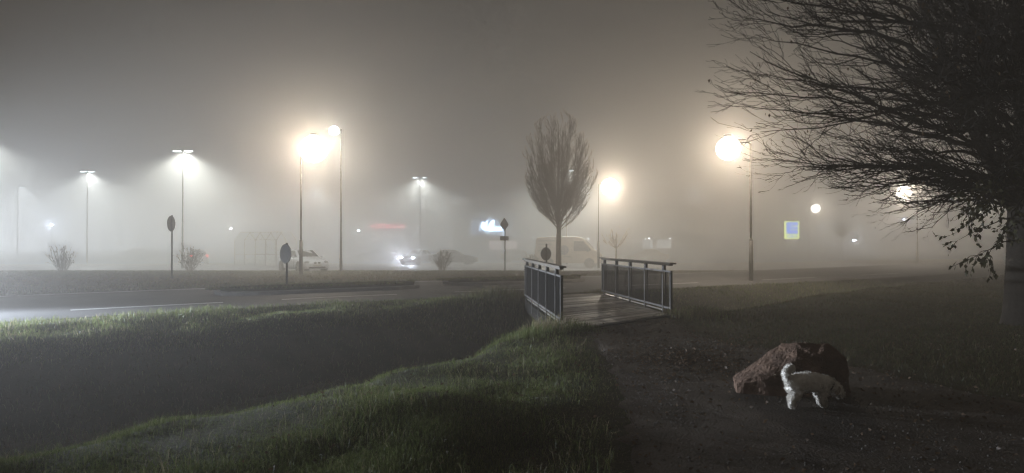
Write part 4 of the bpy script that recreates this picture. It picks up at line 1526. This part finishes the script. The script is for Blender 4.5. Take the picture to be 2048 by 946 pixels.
q = np.stack([idx[:-1, :-1], idx[1:, :-1], idx[1:, 1:], idx[:-1, 1:]], -1).reshape(-1, 4)
me = np_mesh('path', np.c_[XY.reshape(-1, 2), Zp.ravel()], q.ravel(), np.full(len(q), 4))
M_path = mat('trodden_path', (0.036, 0.029, 0.023), (0.066, 0.054, 0.044), 0.9, 2.2, bump=1.0, bscale=42, spec=0.15, detail=12)
struct(link_mesh('path', me, M_path, smooth=True))

# boulder
hull = [(-.56, -.16, -.05), (-.57, -.13, .10), (-.53, .12, .13), (-.45, .25, -.05), (-.28, -.30, -.05), (-.30, -.24, .17), (-.18, -.22, .25), (.02, -.26, .38), (.02, -.36, -.05),
        (.14, .0, .52), (.03, .18, .49), (.42, -.08, .53), (.55, .08, .48), (.60, -.14, .38), (.57, -.30, -.05), (.62, .25, -.05), (.3, .4, -.05), (.3, .3, .45), (-.2, .3, .24), (.30, -.24, .45)]
bm = bmesh.new()
for p in hull:
    bm.verts.new(p)
bmesh.ops.convex_hull(bm, input=bm.verts[:])
bmesh.ops.triangulate(bm, faces=bm.faces[:])
for _ in range(4):
    bmesh.ops.subdivide_edges(bm, edges=bm.edges[:], cuts=1, use_grid_fill=True, smooth=0.0)
bm.normal_update()
for v in bm.verts:
    p = v.co
    d = mnoise.fractal(p * 6.5 + Vector((3, 1, 7)), 1.0, 2.0, 5) * 0.012
    r_ = abs(mnoise.noise(p * 5.5 + Vector((9, 2, 4)))) * -0.012
    s_ = 0.002 * math.sin((p.z * 0.8 + p.x * 0.55 + mnoise.noise(p * 3) * 0.12) * 55)
    v.co = p + v.normal * (d + r_ + s_ + 0.015)
M_rock = mat('red_brown_sandstone', (0.140, 0.088, 0.061), (0.075, 0.048, 0.035), 0.9, 5.5, bump=1.0, bscale=30, spec=0.2, detail=12)
rock = bm_obj('boulder', bm, M_rock, None, False)
rock.location = (3.0, 7.82, float(ground_z(3.0, 7.8)[0]) + 0.02)
tag(rock, 'wedge shaped reddish brown boulder beside the path behind the small dog', 'boulder')

# dog: one skinned body, built on its skeleton
def make_dog():
    t = thing('dog', 'small fluffy white dog with a curled tail sniffing the ground at the boulder', 'dog', (2.93, 7.03, 0.04), R(9))
    V, E, Rr = [], [], []
    def chain(start, pts):
        prev = start
        for (x, y, z, r) in pts:
            V.append((x, y, z))
            Rr.append(r)
            i = len(V) - 1
            if prev is not None:
                E.append((prev, i))
            prev = i
        return prev
    pel = chain(None, [(-.165, 0, .235, .080)])
    chest = chain(pel, [(-.08, 0, .243, .088), (.02, 0, .238, .092), (.12, 0, .232, .092)])
    chain(chest, [(.19, 0, .222, .068), (.245, 0, .192, .066), (.29, 0, .152, .062), (.335, 0, .108, .036), (.362, 0, .085, .024)])
    chain(pel, [(-.225, 0, .275, .040), (-.248, .0, .330, .036), (-.225, .008, .375, .036), (-.180, .012, .385, .032), (-.150, .014, .362, .020)])
    for s, fx in ((1, 0.03), (-1, -0.035)):
        chain(pel, [(-.165 + fx * .4, s * .058, .185, .058), (-.125 + fx, s * .066, .130, .044), (-.195 + fx, s * .066, .078, .028), (-.188 + fx, s * .066, .028, .027), (-.160 + fx, s * .066, .014, .022)])
    for s, fx in ((1, 0.022), (-1, -0.02)):
        chain(chest, [(.135, s * .050, .175, .052), (.118 + fx * .5, s * .056, .118, .038), (.134 + fx, s * .056, .060, .029), (.138 + fx, s * .056, .022, .027), (.162 + fx, s * .056, .013, .022)])
    me = bpy.data.meshes.new('body')
    me.from_pydata(V, E, [])
    o = bpy.data.objects.new('dog_body', me)
    COL.objects.link(o)
    sk = o.modifiers.new('skin', 'SKIN')
    sk.use_smooth_shade = True
    for i, r in enumerate(Rr):
        me.skin_vertices[0].data[i].radius = (r * 1.13, r * 1.13)
        me.skin_vertices[0].data[i].use_root = (i == 0)
    ss = o.modifiers.new('sub', 'SUBSURF')
    ss.levels = 3
    ss.render_levels = 3
    dg = bpy.context.evaluated_depsgraph_get()
    ev = bpy.data.meshes.new_from_object(o.evaluated_get(dg))
    bpy.data.objects.remove(o)
    bm = bmesh.new()
    bm.from_mesh(ev)
    bm.normal_update()
    for v in bm.verts:
        v.co += v.normal * (mnoise.fractal(v.co * 26, 1.0, 2.0, 4) * 0.010)
    bm.normal_update()
    pts = np.array([v.co for v in bm.verts])
    nor = np.array([v.normal for v in bm.verts])
    M_fur = mat('white_fur', (0.80, 0.77, 0.72), (0.66, 0.63, 0.58), 0.95, 22.0, spec=0.1)
    body = bm_obj('body', bm, M_fur, t, True)
    # woolly coat: short curls standing off the skin
    n = 9000
    i = rng.integers(0, len(pts), n)
    p = pts[i] + rng.normal(0, 0.004, (n, 3)) - nor[i] * 0.003
    d = nor[i] + rng.normal(0, 0.45, (n, 3)) + np.array([-0.35, 0, -0.35])
    link_mesh('fur', leaf_mesh('fur', p, d, rng.uniform(0.010, 0.021, n)), mat_leaf('white_curls', (0.80, 0.77, 0.72), (0.66, 0.63, 0.58)), t)
    M_dark = mat('dog_nose', (0.012, 0.011, 0.010), (0.02, 0.018, 0.016), 0.35, 30.0)
    for s in (-1, 1):
        bm = bmesh.new()
        ellipsoid(bm, (.283, s * .056, .150), (.030, .014, .050), 12, 10)
        bmesh.ops.rotate(bm, verts=bm.verts[:], cent=(.283, s * .056, .18), matrix=Matrix.Rotation(R(25), 3, 'Y'))
        bm_obj('ear', bm, mat('ear_fur', (0.34, 0.29, 0.24), (0.26, 0.22, 0.18), 0.95, 22, spec=0.1), t, True)
        bm = bmesh.new()
        ellipsoid(bm, (.345, s * .029, .128), (.008, .008, .008), 8, 6)
        bm_obj('eye', bm, M_dark, t, True)
    bm = bmesh.new()
    ellipsoid(bm, (.383, 0, .074), (.013, .015, .011), 10, 8)
    bm_obj('nose', bm, M_dark, t, True)
    bm = bmesh.new()
    ax = Vector((.055, 0, -.034)).normalized()
    lathe(bm, [(0.069, -0.011), (0.075, -0.008), (0.075, 0.008), (0.069, 0.011)], 20, ax, (.215, 0, .205))
    bm_obj('collar', bm, M_black, t)
make_dog()

# ------------------------------------------------------------------ grass, litter, gravel
def mat_grass():
    m, nt, out = new_mat('grass_blades')
    at_ = nt.nodes.new('ShaderNodeAttribute')
    at_.attribute_name = 'tint'
    d = nt.nodes.new('ShaderNodeBsdfDiffuse')
    t = nt.nodes.new('ShaderNodeBsdfTranslucent')
    g = nt.nodes.new('ShaderNodeBsdfGlossy')
    g.inputs['Roughness'].default_value = 0.38
    g.inputs['Color'].default_value = (0.8, 0.85, 0.8, 1)
    a = nt.nodes.new('ShaderNodeMixShader')
    a.inputs['Fac'].default_value = 0.4
    b = nt.nodes.new('ShaderNodeMixShader')
    b.inputs['Fac'].default_value = 0.015
    nt.links.new(at_.outputs['Color'], d.inputs['Color'])
    nt.links.new(at_.outputs['Color'], t.inputs['Color'])
    nt.links.new(d.outputs[0], a.inputs[1])
    nt.links.new(t.outputs[0], a.inputs[2])
    nt.links.new(a.outputs[0], b.inputs[1])
    nt.links.new(g.outputs[0], b.inputs[2])
    nt.links.new(b.outputs[0], out.inputs['Surface'])
    return m
M_grass = mat_grass()
GREEN = np.array([(0.092, 0.116, 0.036), (0.124, 0.148, 0.048), (0.072, 0.094, 0.030), (0.155, 0.165, 0.072)])
DULL = np.array([(0.10, 0.075, 0.038), (0.13, 0.098, 0.054), (0.078, 0.066, 0.03), (0.165, 0.118, 0.07)])
STRAW = np.array([(0.24, 0.20, 0.12), (0.18, 0.15, 0.085), (0.12, 0.115, 0.05), (0.30, 0.26, 0.17)])

def inpoly_left(P):
    """left of the path's left edge / right of its right edge"""
    xl = np.interp(P[:, 1], PL[::-1, 1], PL[::-1, 0], right=1.0)
    xr = np.interp(P[:, 1], PR[::-1, 1], PR[::-1, 0], right=3.7)
    return xl, xr

def blades(name, x, y, h, w, lean, pal, mix=None, z=None):
    n = len(x)
    z0 = (ground_z(x, y) if z is None else z) - 0.01
    a = rng.uniform(0, 2 * np.pi, n)
    dx, dy = np.cos(a), np.sin(a)
    b = rng.uniform(0, 2 * np.pi, n)
    l = lean * h * rng.uniform(0.2, 1.2, n)
    lx, ly = np.cos(b) * l + 0.10 * h, np.sin(b) * l - 0.04 * h
    w = w * rng.uniform(0.7, 1.3, n)
    V = np.empty((n, 5, 3))
    V[:, 0] = np.stack([x - dx * w, y - dy * w, z0], 1)
    V[:, 1] = np.stack([x + dx * w, y + dy * w, z0], 1)
    V[:, 2] = np.stack([x + dx * w * 0.75 + lx * 0.35, y + dy * w * 0.75 + ly * 0.35, z0 + h * 0.62], 1)
    V[:, 3] = np.stack([x - dx * w * 0.75 + lx * 0.35, y - dy * w * 0.75 + ly * 0.35, z0 + h * 0.62], 1)
    V[:, 4] = np.stack([x + lx, y + ly, z0 + h * (1 - 0.25 * lean)], 1)
    base = np.arange(n)[:, None] * 5
    fl = np.concatenate([base + np.array([0, 1, 2, 3]), base + np.array([3, 2, 4])], 1).ravel()
    cnt = np.tile([4, 3], n)
    me = np_mesh(name, V.reshape(-1, 3), fl, cnt)
    c = pal[rng.integers(0, len(pal), n)]
    if mix is not None:
        other, share = mix
        k = rng.random(n) < share
        c[k] = other[rng.integers(0, len(other), k.sum())]
    c = c * rng.uniform(0.75, 1.25, n)[:, None]
    col = np.ones((n, 5, 4), np.float32)
    col[:, :, :3] = c[:, None, :]
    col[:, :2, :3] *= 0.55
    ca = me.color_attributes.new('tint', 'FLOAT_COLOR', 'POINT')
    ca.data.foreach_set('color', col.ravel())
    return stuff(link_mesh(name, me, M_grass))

def scatter(n, y0, y1, x0=None, x1=None, p=1.0):
    """points over the ground, thinning with distance like the picture's own resolution"""
    r = rng.random(n)
    if p == 1.0:
        y = y0 * (y1 / y0) ** r
    else:
        e = 1 - p
        y = (y0 ** e + r * (y1 ** e - y0 ** e)) ** (1 / e)
    s = rng.uniform(-1, 1, n)
    x = s * 0.80 * y + 0.0
    if x0 is not None:
        k = (x > x0) & (x < x1)
        x, y = x[k], y[k]
    return x, y

def zone(x, y):
    P = np.stack([x, y], 1)
    return side_dist(P, NEAR), -side_dist(P, FAR), side_dist(P, ROAD), *inpoly_left(P)

def clump(x, y, f=1.0):
    return 0.5 + 0.5 * np.tanh(bumps(x * 2.3 * f + 5, y * 2.3 * f))

# near bank, left of the path
x, y = scatter(330000, 4.2, 16, p=1.4)
dn, df, dr, xl, xr = zone(x, y)
edge_ = np.clip((xl - x) / 0.8, 0, 1)
k = (x < xl + 0.12) & (dn < 0.9) & (rng.random(len(x)) < (0.15 + 0.85 * edge_)) & (rng.random(len(x)) < 0.45 + 0.55 * clump(x, y))
x, y, dn, edge_ = x[k], y[k], dn[k], edge_[k]
cl = clump(x, y)
h = (0.035 + 0.055 * cl * rng.uniform(0.4, 1.3, len(x)) + 0.05 * (rng.random(len(x)) < 0.05)) * (0.55 + 0.45 * edge_) * (1 + 0.35 * np.exp(-(dn / 0.5) ** 2))
blades('grass', x, y, h, np.maximum(0.0016, y * 0.00023), 0.75, GREEN, (STRAW, 0.05))
# taller stalks and dry tufts standing out of the sward
x, y = scatter(16000, 4.6, 15, p=1.3)
dn, df, dr, xl, xr = zone(x, y)
k = (x < xl - 0.1) & (dn < 1.0) & (clump(x, y, 1.7) > 0.72)
x, y = x[k], y[k]
blades('grass', x, y, rng.uniform(0.10, 0.24, len(x)), np.maximum(0.0018, y * 0.00022), 0.8, GREEN, (STRAW, 0.35))
# ditch slopes
x, y = scatter(120000, 5, 30, p=1.0)
dn, df, dr, xl, xr = zone(x, y)
k = (dn > 0.6) & (df > 1.8) & (rng.random(len(x)) < 0.35 + 0.65 * clump(x, y, 0.7))
k &= ~((x > 0.5) & (x < 3.6) & (y > 13) & (y < 23))
blades('grass', x[k], y[k], rng.uniform(0.06, 0.16, k.sum()), np.maximum(0.003, y[k] * 0.00035), 0.9, DULL * 0.7, (GREEN * 0.8, 0.4))
# crest and face of the far bank
x, y = scatter(300000, 9, 42, p=0.9)
dn, df, dr, xl, xr = zone(x, y)
k = (df > -0.75 + 0.25 * bumps(x, y) * 0.3) & (df < 2.2) & (dn > -0.4) & (dr < -HALF + 0.1)
k &= ~((x > 0.35) & (x < 3.0) & (y > 19) & (y < 24))
x, y = x[k], y[k]
cl = clump(x, y, 0.8)
blades('grass', x, y, (0.07 + 0.13 * cl) * rng.uniform(0.5, 1.3, len(x)), np.maximum(0.003, y * 0.0003), 0.85, GREEN, (STRAW, 0.12))
# strip of worn grass beyond the road
x, y = scatter(150000, 22, 62, p=0.6)
dn, df, dr, xl, xr = zone(x, y)
lot_edge = 43.4 + 0.11 * np.clip(x + 4, 0, 40) + 0.02 * np.clip(-x, 0, 60)
k = (dr > HALF + 0.05) & ((y < lot_edge + 0.15) | (x > 33)) & (rng.random(len(x)) < 0.3 + 0.7 * clump(x, y, 0.35))
blades('grass', x[k], y[k], rng.uniform(0.03, 0.085, k.sum()) * (1 + 0.5 * clump(x[k], y[k], 0.3)), y[k] * 0.00035, 0.8, DULL, (GREEN, 0.35))
# meadow right of the path, on both sides of the ditch
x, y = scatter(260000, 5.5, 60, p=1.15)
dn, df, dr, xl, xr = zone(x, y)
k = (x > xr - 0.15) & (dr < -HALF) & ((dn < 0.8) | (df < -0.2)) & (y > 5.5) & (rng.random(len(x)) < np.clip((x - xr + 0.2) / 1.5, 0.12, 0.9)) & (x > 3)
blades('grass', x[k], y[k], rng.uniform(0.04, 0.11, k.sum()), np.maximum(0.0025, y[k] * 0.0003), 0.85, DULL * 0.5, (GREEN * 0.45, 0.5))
# turf on the islands
for inner, C in (ISL1, ISL2):
    n = 5000
    i = rng.integers(0, len(C), n)
    L2 = inner[:len(C)]
    R2 = inner[len(C):][::-1]
    f = rng.uniform(0.03, 0.97, n)[:, None]
    p = L2[i] * f + R2[i] * (1 - f)
    i2 = np.clip(i + 1, 0, len(C) - 1)
    p += (C[i2] - C[i]) * rng.uniform(-0.5, 0.5, (n, 1))
    blades('grass', p[:, 0], p[:, 1], rng.uniform(0.05, 0.13, n), p[:, 1] * 0.0004, 0.8, DULL, (GREEN, 0.5), np.full(n, 0.20))
# rank dry weeds round the ends of the railings
def weeds(cx, cy, rx, ry, n, h0, h1, pal, mix):
    x = cx + rng.normal(0, rx, n)
    y = cy + rng.normal(0, ry, n)
    h = rng.uniform(h0, h1, n) * np.exp(-0.5 * (((x - cx) / rx / 1.8) ** 2 + ((y - cy) / ry / 1.8) ** 2))
    return x, y, h
for cx, cy, rx, ry, n, h0, h1, pal in ((0.55, 13.5, 0.40, 0.45, 900, 0.15, 0.50, STRAW), (0.15, 12.7, 0.45, 0.5, 1500, 0.10, 0.28, GREEN), (-0.25, 20.8, 0.7, 0.5, 2200, 0.2, 0.55, STRAW * 0.6),
                                       (1.25, 13.1, 0.22, 0.25, 700, 0.10, 0.30, GREEN * 0.7), (4.1, 16.0, 0.45, 0.6, 2200, 0.12, 0.38, DULL * 0.6), (3.0, 22.9, 0.4, 0.4, 700, 0.1, 0.3, DULL)):
    x, y, h = weeds(cx, cy, rx, ry, n, h0, h1, pal, None)
    blades('grass', x, y, h, np.full(n, 0.004), 0.6, pal, (GREEN, 0.25))

def path_pts(n, conc=None):
    i = rng.integers(0, na - 12, n)
    j = rng.uniform(0.02, 0.98, n)
    p = A_[i] * (1 - j)[:, None] + B_[i] * j[:, None] + rng.normal(0, 0.12, (n, 2))
    return p
p = path_pts(2800)
p = np.concatenate([p, np.c_[rng.normal(2.45, 0.45, 900), rng.normal(9.9, 0.65, 900)], np.c_[rng.normal(3.6, 0.35, 260), rng.normal(11.6, 0.7, 260)],
                    np.c_[rng.uniform(-2.5, 1.2, 260), rng.uniform(5, 12, 260)], np.c_[rng.uniform(4, 9, 500), rng.uniform(6, 14, 500)]])
p = p[(p[:, 1] > 4) & (p[:, 1] < 15.5)]
n = len(p)
z = ground_z(p[:, 0], p[:, 1]) + 0.040
a = rng.uniform(0, 6.283, n)
d = np.stack([np.cos(a), np.sin(a), rng.normal(0, 0.35, n)], 1)
M_litter = mat_leaf('fallen_leaf', (0.085, 0.055, 0.033), (0.045, 0.03, 0.02))
stuff(link_mesh('leaf_litter', leaf_mesh('leaf_litter', np.c_[p, z], d, rng.uniform(0.022, 0.06, n)), M_litter))
p = path_pts(9000)
p = p[(p[:, 1] > 3.5)]
n = len(p)
s = rng.uniform(0.004, 0.013, n)[:, None]
c = np.c_[p, ground_z(p[:, 0], p[:, 1]) + 0.030]
o6 = np.array([(1, 0, 0), (0, 1, 0), (-1, 0, 0), (0, -1, 0), (0, 0, 0.8), (0, 0, -0.8)], float)
V = c[:, None, :] + o6[None] * s[:, None, :] * rng.uniform(0.6, 1.4, (n, 6, 1))
tri = np.array([(0, 1, 4), (1, 2, 4), (2, 3, 4), (3, 0, 4), (1, 0, 5), (2, 1, 5), (3, 2, 5), (0, 3, 5)])
Fq = (np.arange(n)[:, None, None] * 6 + tri[None]).ravel()
stuff(link_mesh('gravel', np_mesh('gravel', V.reshape(-1, 3), Fq, np.full(n * 8, 3)), mat('gravel', (0.085, 0.075, 0.065), (0.045, 0.04, 0.034), 0.85, 3.0)))

# ------------------------------------------------------------------ headlights of a car coming along the road from the left, just out of the picture
for dx in (0.0, 0.9):
    spot_light('headlight_beam', (-16.6 - dx * 0.7, 15.6 + dx * 0.8, 1.25), (1.0, -0.17, -0.06), KH, (0.78, 0.87, 1.0), 0.09, 70, 0.9)
spot_light('headlight_beam', (-13.9, 12.6, 0.85), (0.30, 0.62, -0.30), KH * 0.16, (0.70, 0.82, 1.0), 0.09, 66, 0.9)
